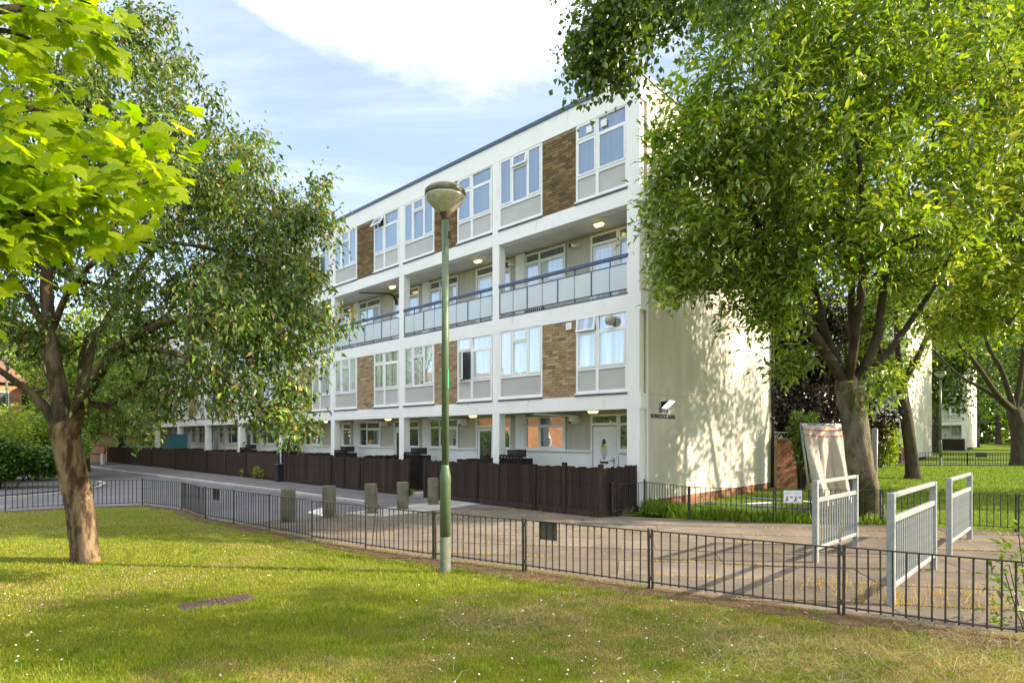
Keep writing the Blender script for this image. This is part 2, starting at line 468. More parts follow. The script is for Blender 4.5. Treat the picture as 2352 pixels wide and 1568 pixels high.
# ------------------------------------------------------------------ ground, road, footway, path, lawns
RAIL = [gp(12,1174.5), gp(170,1166), gp(327,1160), gp(417,1171), gp(472,1191.6), gp(537,1203), gp(619,1219.5), gp(717,1241), gp(840,1262),
        gp(998,1284), gp(1205,1312), gp(1495,1353), gp(1932,1413)]
dx, dy = RAIL[-1][0]-RAIL[-2][0], RAIL[-1][1]-RAIL[-2][1]
RAIL.append((RAIL[-1][0]+dx*1.02, RAIL[-1][1]+dy*1.02))
RAIL.append((RAIL[-1][0]+dx, RAIL[-1][1]+dy))
RAIL2 = [loc2w(-.02,-1.15), gp(1478.6,1170.6), gp(1582.8,1191.5), gp(1779,1199), gp(2025,1203.5), gp(2336,1220.7)]
dx2, dy2 = RAIL2[-1][0]-RAIL2[-2][0], RAIL2[-1][1]-RAIL2[-2][1]
RAIL2.append((RAIL2[-1][0]+dx2, RAIL2[-1][1]+dy2))
def rise(x, y):
    return max(0.0, min(1.4, (y-14.5)*.0128)) * min(1, max(0, (x-4)/6))

g = MB(); g.add([(-900,-300,-.17),(900,-300,-.17),(900,1200,-.17),(-900,1200,-.17)], [(0,1,2,3)])
tag(g.build('ground', M['turf_far']), kind='structure')
g = MB(); g.prism([(-70,-4),(-12.5,-4),(-12.5,10),(-4,9.5),(-1,12),(-2.0,16.2),(-28,44),(-60,44),(-90,20)], -.16, -.075)
tag(g.build('road', M['asphalt']), kind='structure')
# footway between the kerb and the garden fences
foot = [loc2w(-2.6,-1.6), loc2w(-48,-1.3), loc2w(-48,-3.75), loc2w(-26.8,-3.67), loc2w(-12,-3.15), loc2w(-6.2,-3.12), (-2.9,13.55), (-1.6,14.2)]
g = MB(); g.prism(foot, -.16, 0.0)
tag(g.build('footway', M['pave_asphalt']), kind='structure')
kp = [loc2w(-6.2,-3.2), loc2w(-12,-3.23), loc2w(-26.8,-3.75), loc2w(-47,-3.83)]
kerb = thing('kerb', None, None); kerb['kind'] = 'structure'
kme = {}
for i in range(3):
    a, b = Vector((*kp[i], 0)), Vector((*kp[i+1], 0))
    n = int((b-a).length/.93)
    d = (b-a)/n
    key = round(d.length, 3)
    if key not in kme:
        q = MB(); q.cbox(.006, d.length-.006, -.065, .065, -.16, .006, .012); kme[key] = q.mesh('kerb_stone', M['kerb'])
    for k in range(n):
        put('kerb_stone', kme[key], kerb, a+d*k+Vector((0,0,random.uniform(-.003,.004))), (0,0,math.atan2(d.y,d.x)))
# pale concrete apron and flat white patch by the bollards
g = MB(); g.prism([gp(930,1160), gp(1108,1140), gp(1130,1152), gp(1060,1163), gp(880,1186), gp(790,1178)], -.16, .004)
tag(g.build('concrete_apron', M['pale_concrete']), kind='structure')
g = MB(); g.prism([gp(705,1176,-.07), gp(735,1166,-.07), gp(765,1165,-.07), gp(772,1178,-.07), gp(740,1184,-.07)], -.078, -.068)
tag(g.build('white_ground_patch', M['white_patch']), kind='structure')
# junction island and far footway on the left
g = MB(); g.prism([gp(-60,1146,-.075), gp(120,1132,-.075), gp(225,1118,-.075), gp(240,1109,-.075), gp(200,1103,-.075), gp(120,1104,-.075), (-30,26), (-34,18)], -.16, 0.0)
tag(g.build('corner_footway', M['pave_asphalt']), kind='structure')
kc = thing('corner_kerb', None, None); kc['kind'] = 'structure'
cp = [gp(-60,1146), gp(60,1137), gp(130,1131), gp(190,1123), gp(225,1117), gp(240,1109), gp(225,1104)]
for a, b in zip(cp, cp[1:]):
    q = MB(); q.bar((*a,-.07), (*b,-.07), .14, .16); q.build('kerb_stone', M['kerb'], kc)
yl = thing('yellow_road_line', None, None); yl['kind'] = 'structure'
cy = [gp(-60,1152,-.07), gp(60,1143,-.07), gp(135,1136,-.07), gp(200,1128,-.07)]
for a, b in zip(cy, cy[1:]):
    q = MB(); q.bar((*a,-.073), (*b,-.073), .07, .006); q.build('line', M['yellow_line'], yl)

# lawn slab in front of the railing, edged on the railing line
off = []
for i, p in enumerate(RAIL):
    a = Vector(RAIL[max(i-1,0)]); b = Vector(RAIL[min(i+1,len(RAIL)-1)])
    n = (b-a).normalized(); off.append((p[0]-n.y*.10, p[1]+n.x*.10))
LAWN = off + [(16,-3), (16,-12), (-22,-12), (-22,13.2)]
def grid_sheet(poly_test, x0, x1, y0, y1, st, zf):
    """a gridded sheet of ground kept inside a polygon"""
    nx, ny = int((x1-x0)/st), int((y1-y0)/st)
    vid, V, F = {}, [], []
    for j in range(ny):
        for i in range(nx):
            cx, cy_ = x0+(i+.5)*st, y0+(j+.5)*st
            if not poly_test(cx, cy_): continue
            q = []
            for a, b in ((i,j),(i+1,j),(i+1,j+1),(i,j+1)):
                if (a,b) not in vid:
                    vid[(a,b)] = len(V); X, Y = x0+a*st, y0+b*st; V.append((X,Y,zf(X,Y)))
                q.append(vid[(a,b)])
            F.append(tuple(q))
    return V, F
def inside(poly):
    px = np.array([p[0] for p in poly]); py = np.array([p[1] for p in poly])
    qx, qy = np.roll(px,-1), np.roll(py,-1)
    def f(x, y):
        x = np.asarray(x, float)[..., None]; y = np.asarray(y, float)[..., None]
        c = ((py > y) != (qy > y)) & (x < (qx-px)*(y-py)/np.where(qy==py, 1e-9, qy-py)+px)
        return (c.sum(-1) % 2) == 1
    return f
g = MB(); g.prism(LAWN, -.16, 0.0)
tag(g.build('lawn', M['turf']), kind='structure')
# earth worn bare along the railing
rr = np.random.default_rng(3)
g = MB()
V, F = [], []
for i in range(len(RAIL)*6-6):
    k, t = divmod(i, 6); t /= 6
    p = Vector(RAIL[k]).lerp(Vector(RAIL[k+1]), t); d = (Vector(RAIL[k+1])-Vector(RAIL[k])).normalized(); n = Vector((-d.y, d.x))
    w = .10 + .20*rr.random() + (.22 if 8 <= k <= 12 else 0)*rr.random()
    V += [(*(p+n*.09), .004), (*(p-n*.04), .012), (*(p-n*w), .004)]
for i in range(len(V)//3-1):
    a = i*3
    F += [(a,a+1,a+4,a+3), (a+1,a+2,a+5,a+4)]
V = [(x, y, z) for x, y, z in V]
g.add(V, [f[::-1] for f in F]); tag(g.build('bare_earth', M['soil']), kind='structure')

# paved path of concrete slabs
pathpoly = [(-5.6,11.35)] + [p for p in off if p[1] < 10.6] + [(17,-3.2), (26,1), (26,5.5)] + RAIL2[::-1][:-2] + [loc2w(.1,-1.2), loc2w(-.02,-1.62), loc2w(-2.6,-1.62), (-1.6,14.2), (-2.9,13.55), (-4.6,12.5)]
g = MB(); g.prism(pathpoly, -.16, -.022)
tag(g.build('path_bed', M['joint']), kind='structure')
def clip(subj, cell):
    out = subj
    for i in range(4):
        a, b = cell[i], cell[(i+1) % 4]
        inp, out = out, []
        side = lambda p: (b[0]-a[0])*(p[1]-a[1])-(b[1]-a[1])*(p[0]-a[0])
        for j in range(len(inp)):
            p, q = inp[j], inp[(j+1) % len(inp)]
            sp, sq = side(p), side(q)
            if sp >= 0: out.append(p)
            if sp*sq < 0:
                t = sp/(sp-sq); out.append((p[0]+(q[0]-p[0])*t, p[1]+(q[1]-p[1])*t))
        if not out: return []
    return out
path = thing('path', None, None); path['kind'] = 'structure'
pa = R(-11); pc, ps = math.cos(pa), math.sin(pa)
JOINTS = []
rp = random.Random(5)
ROWH = .86
for j in range(-12, 18):
    x = -16 + rp.uniform(0, 2)
    while x < 26:
        w = rp.choice((2.4, 3.0, 3.6, 4.2))
        gap = .013
        gx = .004
        c = [(x+gx, j*ROWH+gap), (x+w-gx, j*ROWH+gap), (x+w-gx, (j+1)*ROWH-gap), (x+gx, (j+1)*ROWH-gap)]
        cw = [(p[0]*pc-p[1]*ps+2, p[0]*ps+p[1]*pc+9) for p in c]
        if all(abs(p[0]-5) < 17 and p[1] > -3 for p in cw):
            s = clip(pathpoly, cw)
            area = abs(sum(s[i][0]*s[(i+1)%len(s)][1]-s[(i+1)%len(s)][0]*s[i][1] for i in range(len(s))))/2 if len(s) > 2 else 0
            if area > .02:
                q = MB(); q.prism(s, -.03, rp.uniform(-.004, .004)); q.build('paving_slab', M['slab'], path)
                if len(s) == 4 or area > .5: JOINTS.append((cw[0], cw[1]))
        x += w

# lawn and ground beyond the path, rising gently away
BACK = [p for p in RAIL2] + [(60,-6), (140,60), (140,160), (-6,160), loc2w(-3,8.6), loc2w(.06,8.4), loc2w(.06,-1.15)]
tb = inside(BACK)
V, F = grid_sheet(tb, 2, 40, 8, 40, .25, lambda x, y: rise(x,y)-.012)
g = MB(); g.add(V, F); tag(g.build('back_lawn', M['turf_far']), kind='structure')
V, F = grid_sheet(lambda x, y: y > 36 or x > 38, -10, 140, 6, 160, 2.0, lambda x, y: rise(x,y)-.03)
g = MB(); g.add(V, F); tag(g.build('far_lawn', M['turf_far']), kind='structure')
def strip(pts, w, z=.0):
    V, F = [], []
    P = []
    for a, b in zip(pts, pts[1:]):
        for k in range(12): P.append(Vector(a).lerp(Vector(b), k/12))
    P.append(Vector(pts[-1]))
    for i, p in enumerate(P):
        d = (P[min(i+1,len(P)-1)]-P[max(i-1,0)]).normalized(); n = Vector((-d.y,d.x))*w/2
        for q in (p-n, p+n): V.append((q.x, q.y, rise(q.x,q.y)+z))
    for i in range(len(P)-1): F.append((2*i,2*i+2,2*i+3,2*i+1))
    q = MB(); q.add(V, F); return q
tag(strip([(15,33.2),(26,32.8),(45,31.5),(70,29)], 1.5, .012).build('far_path', M['pave_asphalt']), kind='structure')

# ------------------------------------------------------------------ the apartment block
BAY = 4.58
PXS = [.21+BAY*k for k in range(11)]
def cached(cache, key, fn):
    if key not in cache: cache[key] = fn()
    return cache[key]
CA = {}
def frame_mesh(w, h, bars, d=.06, t=.055, mat='upvc', name='window'):
    q = MB()
    q.box(0,w,0,d,0,t); q.box(0,w,0,d,h-t,h); q.box(0,t,0.001,d-.001,t,h-t); q.box(w-t,w,.001,d-.001,t,h-t)
    for x0,x1,z0,z1 in bars: q.box(x0,x1,.003,d-.003,z0,z1)
    return q.mesh(name, M[mat])
def sash_mesh(w, h, t=.042, d=.045):
    q = MB(); q.box(0,w,0,d,0,t); q.box(0,w,0,d,h-t,h); q.box(0,t,.001,d,t,h-t); q.box(w-t,w,.001,d,t,h-t); return q.mesh('casement', M['upvc'])
def pane_mesh(w, h, mat):
    q = MB(); q.box(0,w,0,.012,0,h); return q.mesh('pane', M[mat])
def add_pane(win, x, z, w, h, mat, y=.034):
    return put('pane', cached(CA, ('pane',round(w,3),round(h,3),mat), lambda: pane_mesh(w,h,mat)), win, (x,y,z))
def add_casement(win, x, z, w, h, mat, y=-.012, rot=None):
    """an opening light: its own frame carrying glass; rot = ('top'|'side', angle) when it stands open"""
    me = cached(CA, ('case',round(w,3),round(h,3),mat), lambda: casement_full(w,h,mat))
    o = put('casement', me, win, (x,y,z))
    if rot:
        if rot[0] == 'top':
            o.location = (x, y, z+h); o.rotation_euler = (rot[1],0,0)
            o.data = cached(CA, ('caset',round(w,3),round(h,3),mat), lambda: casement_full(w,h,mat,-h))
        else:
            o.rotation_euler = (0,0,rot[1])
    return o
def casement_full(w, h, mat, zo=0):
    q = MB(); t, d = .042, .045
    for b in ((0,w,0,d,0,t),(0,w,0,d,h-t,h),(0,t,.001,d-.001,t,h-t),(w-t,w,.001,d-.001,t,h-t)):
        q.box(b[0],b[1],b[2],b[3],b[4]+zo,b[5]+zo)
    me = q.mesh('casement', M['upvc'])
    me.materials.append(M[mat])
    nf = len(q.f)
    g2 = MB(); g2.v, g2.f, g2.smooth = q.v[:], q.f[:], q.smooth[:]
    g2.box(t,w-t,.016,.028,t+zo,h-t+zo)
    me2 = bpy.data.meshes.new('casement'); me2.from_pydata(g2.v,[],g2.f)
    me2.materials.append(M['upvc']); me2.materials.append(M[mat])
    for i, p in enumerate(me2.polygons): p.material_index = 1 if i >= nf else 0
    me2.update(); bpy.data.meshes.remove(me); return me2
def panel_mesh(w, h):
    q = MB(); q.box(0,w,0,.03,0,h); return q.mesh('spandrel_panel', M['panel'])
def sill_mesh(w):
    q = MB(); q.box(-.02,w+.02,-.045,.05,0,.035); return q.mesh('sill', M['upvc'])
def drip_mesh(w):
    q = MB(); q.box(-.02,w+.02,-.035,.05,0,.04); return q.mesh('drip_strip', M['drip'])

def wide_window(b, x, z, mats, openq=None):
    W, H, P = 1.63, 1.96, .60
    c1, c2 = .52, 1.09
    bars = [(.055,W-.055,P-.03,P+.045), (c1-.03,c1+.03,P+.045,H-.055), (c2-.03,c2+.03,P+.045,H-.055), (c1+.03,c2-.03,1.53,1.59)]
    w = put('window', cached(CA, 'wide', lambda: frame_mesh(W,H,bars)), b, (x,.012,z))
    put('spandrel_panel', cached(CA, ('sp',W), lambda: panel_mesh(W-.11,P-.085)), w, (.055,.03,.055))
    add_casement(w, .05, P+.04, c1-.075, H-P-.09, mats)
    add_pane(w, c1+.03, P+.045, c2-c1-.06, 1.53-P-.045, mats)
    add_casement(w, c1+.025, 1.585, c2-c1-.05, H-1.585-.05, mats, rot=('top', -.16) if openq == 'top' else None)
    add_casement(w, c2+.025, P+.04, W-c2-.075, H-P-.09, mats, rot=('side', -.10) if openq == 'side' else None)
    put('sill', cached(CA, ('sill',W), lambda: sill_mesh(W)), w, (0,0,-.036))
    put('drip_strip', cached(CA, ('drip',W), lambda: drip_mesh(W)), w, (0,.0,-.077))
    return w
def pair_window(b, x, z, mats, openq=None, vents=False, globe=False):
    W, H, P = 1.52, 1.96, .60
    n1, n2 = .61, .70
    T = 1.52
    bars = [(n1,n2,.055,H-.055), (.055,n1,P-.03,P+.045), (n2,W-.055,P-.03,P+.045), (.055,n1,T-.03,T+.03), (n2,W-.055,T-.03,T+.03)]
    w = put('window', cached(CA, 'pair', lambda: frame_mesh(W,H,bars)), b, (x,.012,z))
    put('spandrel_panel', cached(CA, ('sp',n1), lambda: panel_mesh(n1-.055,P-.085)), w, (.055,.03,.055))
    put('spandrel_panel', cached(CA, ('sp',n2), lambda: panel_mesh(W-.055-n2,P-.085)), w, (n2,.03,.055))
    r1 = {'narrow_side': ('side', -.55)}.get(openq)
    add_casement(w, .05, P+.04, n1-.045, T-.02-P-.04, mats, rot=r1)
    r2 = {'narrow_top': ('top', -.55), 'narrow_tilt': ('top', -.22)}.get(openq)
    add_casement(w, .05, T+.025, n1-.045, H-T-.07, mats, rot=r2)
    if r1 or r2:
        d = MB(); d.box(.055,n1,.05,.056,T+.03 if r2 else P+.045,H-.055 if r2 else T-.03); d.build('dark_opening', M['pane_transom'], w)
    add_casement(w, n2-.005, P+.04, W-n2-.045, T-.02-P-.04, mats)
    add_pane(w, n2, T+.03, W-.055-n2, H-.055-T-.03, mats)
    if vents:
        for vx in (.42, .86):
            q = MB(); q.cbox(-.085,.085,-.02,.012,-.085,.085,.008)
            vf = q.build('vent_fan', M['upvc'], w, (vx,-.004,1.72))
    if globe:
        q = MB(); q.lathe([(.001,-.13),(.06,-.115),(.11,-.07),(.13,0),(.11,.07),(.06,.115),(.001,.13)], 16)
        q.build('paper_lantern', M['lampglass'], w, (1.10,-.10,1.71))
    put('sill', cached(CA, ('sill',W), lambda: sill_mesh(W)), w, (0,0,-.036))
    put('drip_strip', cached(CA, ('drip',W), lambda: drip_mesh(W)), w, (0,.0,-.077))
    return w
BRK = {}
def brick_pier(b, x, z, mats, single, seed):
    W, H = 1.11, 2.02
    p = MB(); p.box(0,W,.018,.16,0,H)
    pier = p.build('brick_pier', M['mortar'], b, (x,.012,z))
    rg = random.Random(seed)
    ch, bl, j = .0777, .222, .011
    n = int(H/ch)
    specs = []
    for r in range(n):
        x0 = -.111 if r % 2 else 0.0
        while x0 < W-.01:
            a, e = max(0, x0), min(W, x0+bl)
            if e-a > .03: specs.append((a+j/2, e-j/2, r*ch+j/2+.004, (r+1)*ch-j/2+.004))
            x0 += bl
    if single:
        for a, e, z0, z1 in specs:
            key = (round(e-a,3),)
            def mk():
                q = MB(); q.box(0,e-a,0,.03,0,z1-z0); return q.mesh('brick', M['brick'])
            key = (round(e-a,3), mats)
            if key not in BRK:
                q = MB(); q.box(0,e-a,0,.03,0,z1-z0); BRK[key] = q.mesh('brick', M[mats])
            put('brick', BRK[key], pier, (a, rg.uniform(.001,.010), z0))
    else:
        key = ('joined', mats, seed % 2)
        if key not in BRK:
            q = MB(); t = []
            for a, e, z0, z1 in specs:
                y = rg.uniform(.001,.010); q.box(a,e,y,y+.03,z0,z1); t += [rg.random()]*8
            me = q.mesh('bricks', M[mats+'_j'])
            ca = me.color_attributes.new('tint','FLOAT_COLOR','POINT')
            ca.data.foreach_set('color', [c for v in t for c in (v,v,v,1)])
            BRK[key] = me
        tag(put('bricks', BRK[key], pier), kind='stuff')
    return pier

def recess_unit(b, k, zf, lower_wall, detail):
    """one bay of the set-back wall: door, sidelight, boards and windows; zf = floor"""
    x = lambda t: -(t+BAY*k)
    y = 1.12
    zt, zb, zs = zf+2.33, zf+2.06, zf+1.36
    # board panels and posts
    def bd(t0, t1, z0, z1, mat, nm, yy=y, d=.04):
        q = MB(); q.box(0,t1-t0,0,d,0,z1-z0); return q.build(nm, M[mat], b, (x(t1),yy,z0))
    bd(.07,.43,zf,zt+.06,'white','party_post',y-.05,.09)
    bd(.43,.66,zs,zt,'beige','infill_panel')
    bd(2.26,3.07,zs,zt,'beige','infill_panel')
    if lower_wall:
        bd(2.24,4.65,zf,zs-.05,'white','apron_wall',y-.02,.06); bd(.43,1.32,zf,zs-.05,'white','apron_wall',y-.02,.06)
        s = MB(); s.box(0,2.44,-.06,.05,0,.05); s.build('sill', M['upvc'], b, (x(4.66),y-.02,zs-.05))
        s = MB(); s.box(0,.92,-.06,.05,0,.05); s.build('sill', M['upvc'], b, (x(1.33),y-.02,zs-.05))
    else:
        bd(2.24,4.65,zf,zs-.004,'beige','apron_wall',y-.01,.05); bd(.43,1.32,zf,zs-.004,'beige','apron_wall',y-.01,.05)
    pt = 'pane_transom'
    pm = detail
    # sidelight
    w = put('window', cached(CA, ('side',round(zt-zs,2)), lambda: frame_mesh(.66,zt-zs,[(.05,.61,zb-zs-.03,zb-zs+.03)],.07,.05)), b, (x(1.34),y-.012,zs))
    add_pane(w,.05,.05,.56,zb-zs-.08,pm); add_pane(w,.05,zb-zs+.03,.56,zt-zb-.08,pt)
    # door with transom light
    f = put('door_frame', cached(CA, ('df',), lambda: doorframe()), b, (x(2.24),y-.02,zf))
    add_pane(f,.06,2.10,.78,.18,pt)
    if k == 0 and lower_wall:
        d = MB(); d.cbox(0,.74,0,.045,0,1.98,.01)
        for a0,a1,c0,c1 in ((.10,.26,1.05,1.80),(.48,.64,1.05,1.80),(.10,.33,.25,.78),(.41,.64,.25,.78)): d.box(a0,a1,-.010,.0,c0,c1)
        dr = d.build('door', M['upvc'], f, (.08,.012,.03))
        ov = MB(); ov.v=[]; 
        pts=[(.37+.085*math.cos(q)*(1 if True else 1), 1.38+.27*math.sin(q)*(1)) for q in [2*PI*i/24 for i in range(24)]]
        ov.add([(p[0],-.022,p[1]) for p in pts]+[(p[0],-.002,p[1]) for p in pts],
               [tuple(range(23,-1,-1))]+[(i,(i+1)%24,24+(i+1)%24,24+i) for i in range(24)])
        ov.build('oval_light', M['pane_dark'], f, (.08,.012,.03))
        lb = MB(); lb.cbox(.24,.50,-.02,.0,.90,.95,.006); lb.build('letterbox', M['pipe'], f, (.08,.012,.12))
        hd = MB(); hd.cbox(.66,.69,-.02,0,.92,1.12,.005); hd.bar((.675,-.045,1.05),(.56,-.045,1.05),.018,.018); hd.bar((.675,-.045,1.05),(.675,0,1.05),.018,.018)
        hd.build('handle', M['galv'], f, (.08,.012,.06))
    else:
        dm = cached(CA, ('door',), lambda: door_leaf())
        dr = put('door', dm, f, (.08,.012,.03))
        add_pane(f,.19,.30 if k != 2 else .95,.52,1.62 if k != 2 else .95,pm,.008)
    # wide window: narrow light and wide light with transoms
    W = 1.53
    bars = [(.52,.58,.05,zt-zs-.05),(.05,.52,zb-zs-.03,zb-zs+.03),(.58,W-.05,zb-zs-.03,zb-zs+.03)]
    w = put('window', cached(CA, ('wp',round(zt-zs,2)), lambda: frame_mesh(W,zt-zs,bars,.07,.05)), b, (x(4.65),y-.012,zs))
    add_pane(w,.05,.05,.47,zb-zs-.08,pm); add_pane(w,.05,zb-zs+.03,.47,zt-zb-.08,pt)
    add_casement(w,.58,.045,W-.63,zb-zs-.07,pm,-.014); add_pane(w,.58,zb-zs+.03,W-.63,zt-zb-.08,pt)
def doorframe():
    q = MB(); q.box(0,.06,0,.08,0,2.33); q.box(.84,.90,0,.08,0,2.33); q.box(.06,.84,.001,.08,2.28,2.33); q.box(.06,.84,.001,.08,2.03,2.10)
    return q.mesh('door_frame', M['upvc'])
def door_leaf():
    q = MB()
    for bb in ((0,.11,0,1.98),(.63,.74,0,1.98),(.11,.63,0,.27),(.11,.63,1.89,1.98)): q.box(bb[0],bb[1],0,.045,bb[2],bb[3])
    q.box(.11,.63,.02,.03,.27,1.89)
    return q.mesh('door', M['upvc'])

def balcony_rail(b, k):
    x1, x0 = -(.345+BAY*k), -(BAY*(k+1)+.08)
    W = x1-x0
    r = MB(); r.bar((0,0,.93),(W,0,.93),.09,.075); 
    rail = r.build('balcony_railing', M['navy'], b, (x0,.03,5.10))
    q = MB(); q.bar((0,0,.745),(W,0,.745),.025,.022); q.bar((0,0,.135),(W,0,.135),.025,.022); q.bar((0,0,.02),(W,0,.02),.06,.035); q.build('rail_frame', M['navy'], rail)
    n = 8
    pm = cached(CA, ('fp',round(W,2)), lambda: MB().box(.012,W/n-.012,-.006,.006,.15,.73).mesh('glass_panel', M['frost']))
    po = cached(CA, ('po1',), lambda: MB().box(-.016,.016,-.02,.02,.135,.745).mesh('post', M['navy']))
    p2 = cached(CA, ('po2',), lambda: MB().box(-.011,.011,.006,.03,.03,.90).mesh('post', M['navy']))
    for i in range(n): put('glass_panel', pm, rail, (i*W/n,0,0))
    for i in range(n+1):
        if i % 2 == 0: put('post', po, rail, (min(max(i*W/n,.016),W-.016),0,0))
        else: put('post', p2, rail, (i*W/n,0,0))
    return rail

def build_block(label, nb, loc, rotz, main=False):
    b = thing('apartment_building', label, 'building', loc, rotz)
    L = -(BAY*nb+.36)
    # front frame of columns and floor beams
    for k in range(nb+1):
        x = -(BAY*k+.21)
        w = .17 if k == 0 else .135
        if k == nb: w = .15
        for z0, z1 in ((0,2.39),(5.10,7.23)):
            q = MB(); q.box(x-w,x+w,.004,.26,z0,z1); q.build('column', M['white'], b)
        for z0, z1 in ((2.745,4.70),(7.60,9.62)):
            q = MB(); q.box(x-w,x+w,.004,.20,z0,z1); q.build('column', M['white'], b)
    for z0, z1 in ((2.39,2.745),(4.70,5.10),(7.23,7.60)):
        q = MB(); q.box(L,-.0,0,.26,z0,z1); q.build('floor_beam', M['white'], b)
    q = MB(); q.box(L,0,0,.26,9.62,10.15); q.build('parapet', M['white'], b)
    q = MB(); q.box(L-.03,.03,-.035,.30,10.15,10.25); q.box(-.27,.03,.30,8.23,10.15,10.25); q.box(L-.03,L+.24,.30,8.23,10.15,10.25); q.build('roof_edge', M['navy'], b)
    q = MB(); q.box(L,-.01,.26,8.15,10.02,10.12); q.build('roof', M['roof'], b)
    for z0, z1 in ((2.42,2.60),(7.26,7.45)):
        q = MB(); q.box(L,-.22,.26,1.30,z0,z1); q.build('soffit', M['soffit'], b)
    q = MB(); q.box(L,-.22,.26,1.30,4.86,5.05); q.build('balcony_floor', M['soffit'], b)
    # inner faces that back the openings
    q = MB(); q.box(L+.02,-.22,1.20,1.30,-.1,2.42); q.box(L+.02,-.22,1.20,1.30,5.05,7.26); q.box(L+.02,-.22,.20,.30,2.60,4.86); q.box(L+.02,-.22,.20,.30,7.45,10.02)
    q.build('inner_wall', M['beige'], b)
    # gables, back wall, plinth
    q = MB(); q.box(-.215,.005,.262,8.2,.22,10.13); q.build('gable_wall', M['render'], b)
    q = MB(); q.box(-.22,.012,.004,.255,.0,10.14)
    q = MB(); q.box(L,L+.2,.262,8.2,0,10.13); q.build('gable_wall', M['render'], b)
    q = MB(); q.box(L+.2,-.215,8.0,8.2,0,10.12); q.build('rear_wall', M['render'], b)
    if main:
        pl = MB(); pl.box(-.21,-.008,.30,8.19,-.05,.22); plo = pl.build('plinth', M['mortar'], b)
        rg = random.Random(9); q = MB(); t = []
        for r in range(3):
            y = .27 - (.11 if r % 2 else 0)
            while y < 8.18:
                a, e = max(.27,y), min(8.19,y+.225)
                if e-a > .04:
                    o = rg.uniform(-.004,.004); q.box(-.06,.002+o,a+.006,e-.006,-.02+r*.08+.006,-.02+(r+1)*.08-.006); t += [rg.random()]*8
                y += .225
        me = q.mesh('bricks', M['brick_red']); ca = me.color_attributes.new('tint','FLOAT_COLOR','POINT'); ca.data.foreach_set('color', [c for v in t for c in (v,v,v,1)])
        tag(put('bricks', me, plo), kind='stuff')
        # corner bead, joint line and black downpipe
        q = MB(); q.box(.005,.020,.262,.30,0,10.13); q.build('corner_bead', M['white'], b)
        q = MB(); q.box(.004,.009,.30,8.2,2.735,2.750); q.build('movement_joint', M['beige'], b)
        q = MB(); q.tube([(.07,8.10,.05),(.07,8.10,10.1)], .05, 10)
        for z in (.4,2.3,4.2,6.1,8.0): q.lathe([(.062,z),(.062,z+.07)],10,(.07,8.10)); q.box(.0,.07,8.07,8.13,z+.02,z+.05)
        q.build('downpipe', M['pipe'], b)
    opens = {(0,7.68):('top',None),(1,7.68):(None,None),(2,7.68):(None,'narrow_top'),(0,2.82):(None,'narrow_tilt'),(1,2.82):(None,'narrow_side'),(3,7.68):(None,'narrow_side')}
    for k in range(nb):
        x = -(BAY*k)
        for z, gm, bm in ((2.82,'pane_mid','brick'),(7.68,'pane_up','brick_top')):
            o = opens.get((k,z),(None,None)) if main else (None,None)
            pk = (k*5+int(z)*3) % 7
            g1, g2 = gm+('2' if pk in (1,4) else ''), gm+('2' if pk in (2,6) else '')
            wide_window(b, x-4.66, z, g1, o[0])
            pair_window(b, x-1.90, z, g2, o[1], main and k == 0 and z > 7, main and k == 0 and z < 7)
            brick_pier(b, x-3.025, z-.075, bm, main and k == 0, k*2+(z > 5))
        recess_unit(b, k, 0.0, True, 'pane_dark')
        recess_unit(b, k, 4.85, False, 'pane_mid')
        balcony_rail(b, k)
    return b
main_block = build_block('long white four storey block of flats with blue edged roof and glass balconies', 10, (BX,BY,0), BA, True)
q = gp(2085, 1062)
B2 = Vector((25.5*34.4/38, 34.4, .25))
build_block('white block of flats with pale end wall glimpsed between the tree trunks on the right', 2, B2, BA)
B3 = Vector(((2220-CX)/FPX*56, 56, .53))
build_block('farthest small looking white block with dark brick front, right of the green lamp post', 1, B3, BA)

# floodlight, address letters and other fixtures
def w3(lx, ly, z): return Vector((*loc2w(lx,ly), z))
def text_mesh(s, size, mat, depth=.004):
    cu = bpy.data.curves.new('lettering', 'FONT'); cu.body = s; cu.size = size; cu.extrude = depth; cu.align_x = 'CENTER'; cu.offset = .004
    o = bpy.data.objects.new('lettering', cu); col.objects.link(o)
    dg = bpy.context.evaluated_depsgraph_get()
    me = bpy.data.meshes.new_from_object(o.evaluated_get(dg)); col.objects.unlink(o); bpy.data.objects.remove(o)
    me.materials.clear(); me.materials.append(M[mat]); return me
ad = thing('address_lettering', 'black address lettering reading 50-73 ROWSTOCK GDNS on the cream end wall', 'sign', w3(.012,1.02,2.18), BA+PI/2)
put('number_line', text_mesh('50-73', .19, 'sign_ink'), ad, (0,0,.14), (R(90),0,0))
put('name_line', text_mesh('ROWSTOCK GDNS', .135, 'sign_ink'), ad, (0,0,0), (R(90),0,0))
fl = thing('floodlight', 'lit wedge shaped floodlight with black housing above the address lettering', 'floodlight', w3(.0,1.05,2.58), BA)
q = MB(); q.add([(0.005,-.14,0),(0.005,.14,0),(.03,-.14,-.16),(.03,.14,-.16),(.24,-.14,.02),(.24,.14,.02)],[(0,2,4),(1,5,3),(0,4,5,1),(0,1,3,2)]); q.build('housing', M['pipe'], fl)
q = MB(); q.add([(.03,-.135,-.158),(.03,.135,-.158),(.238,-.135,.016),(.238,.135,.016)],[(0,1,3,2)]); q.build('lamp_glass', M['glow2'], fl)
ordn = ['nearest the cream end wall','second from the cream end wall','third from the cream end wall','fourth from the cream end wall','fifth from the cream end wall','sixth from the cream end wall','seventh from the cream end wall']
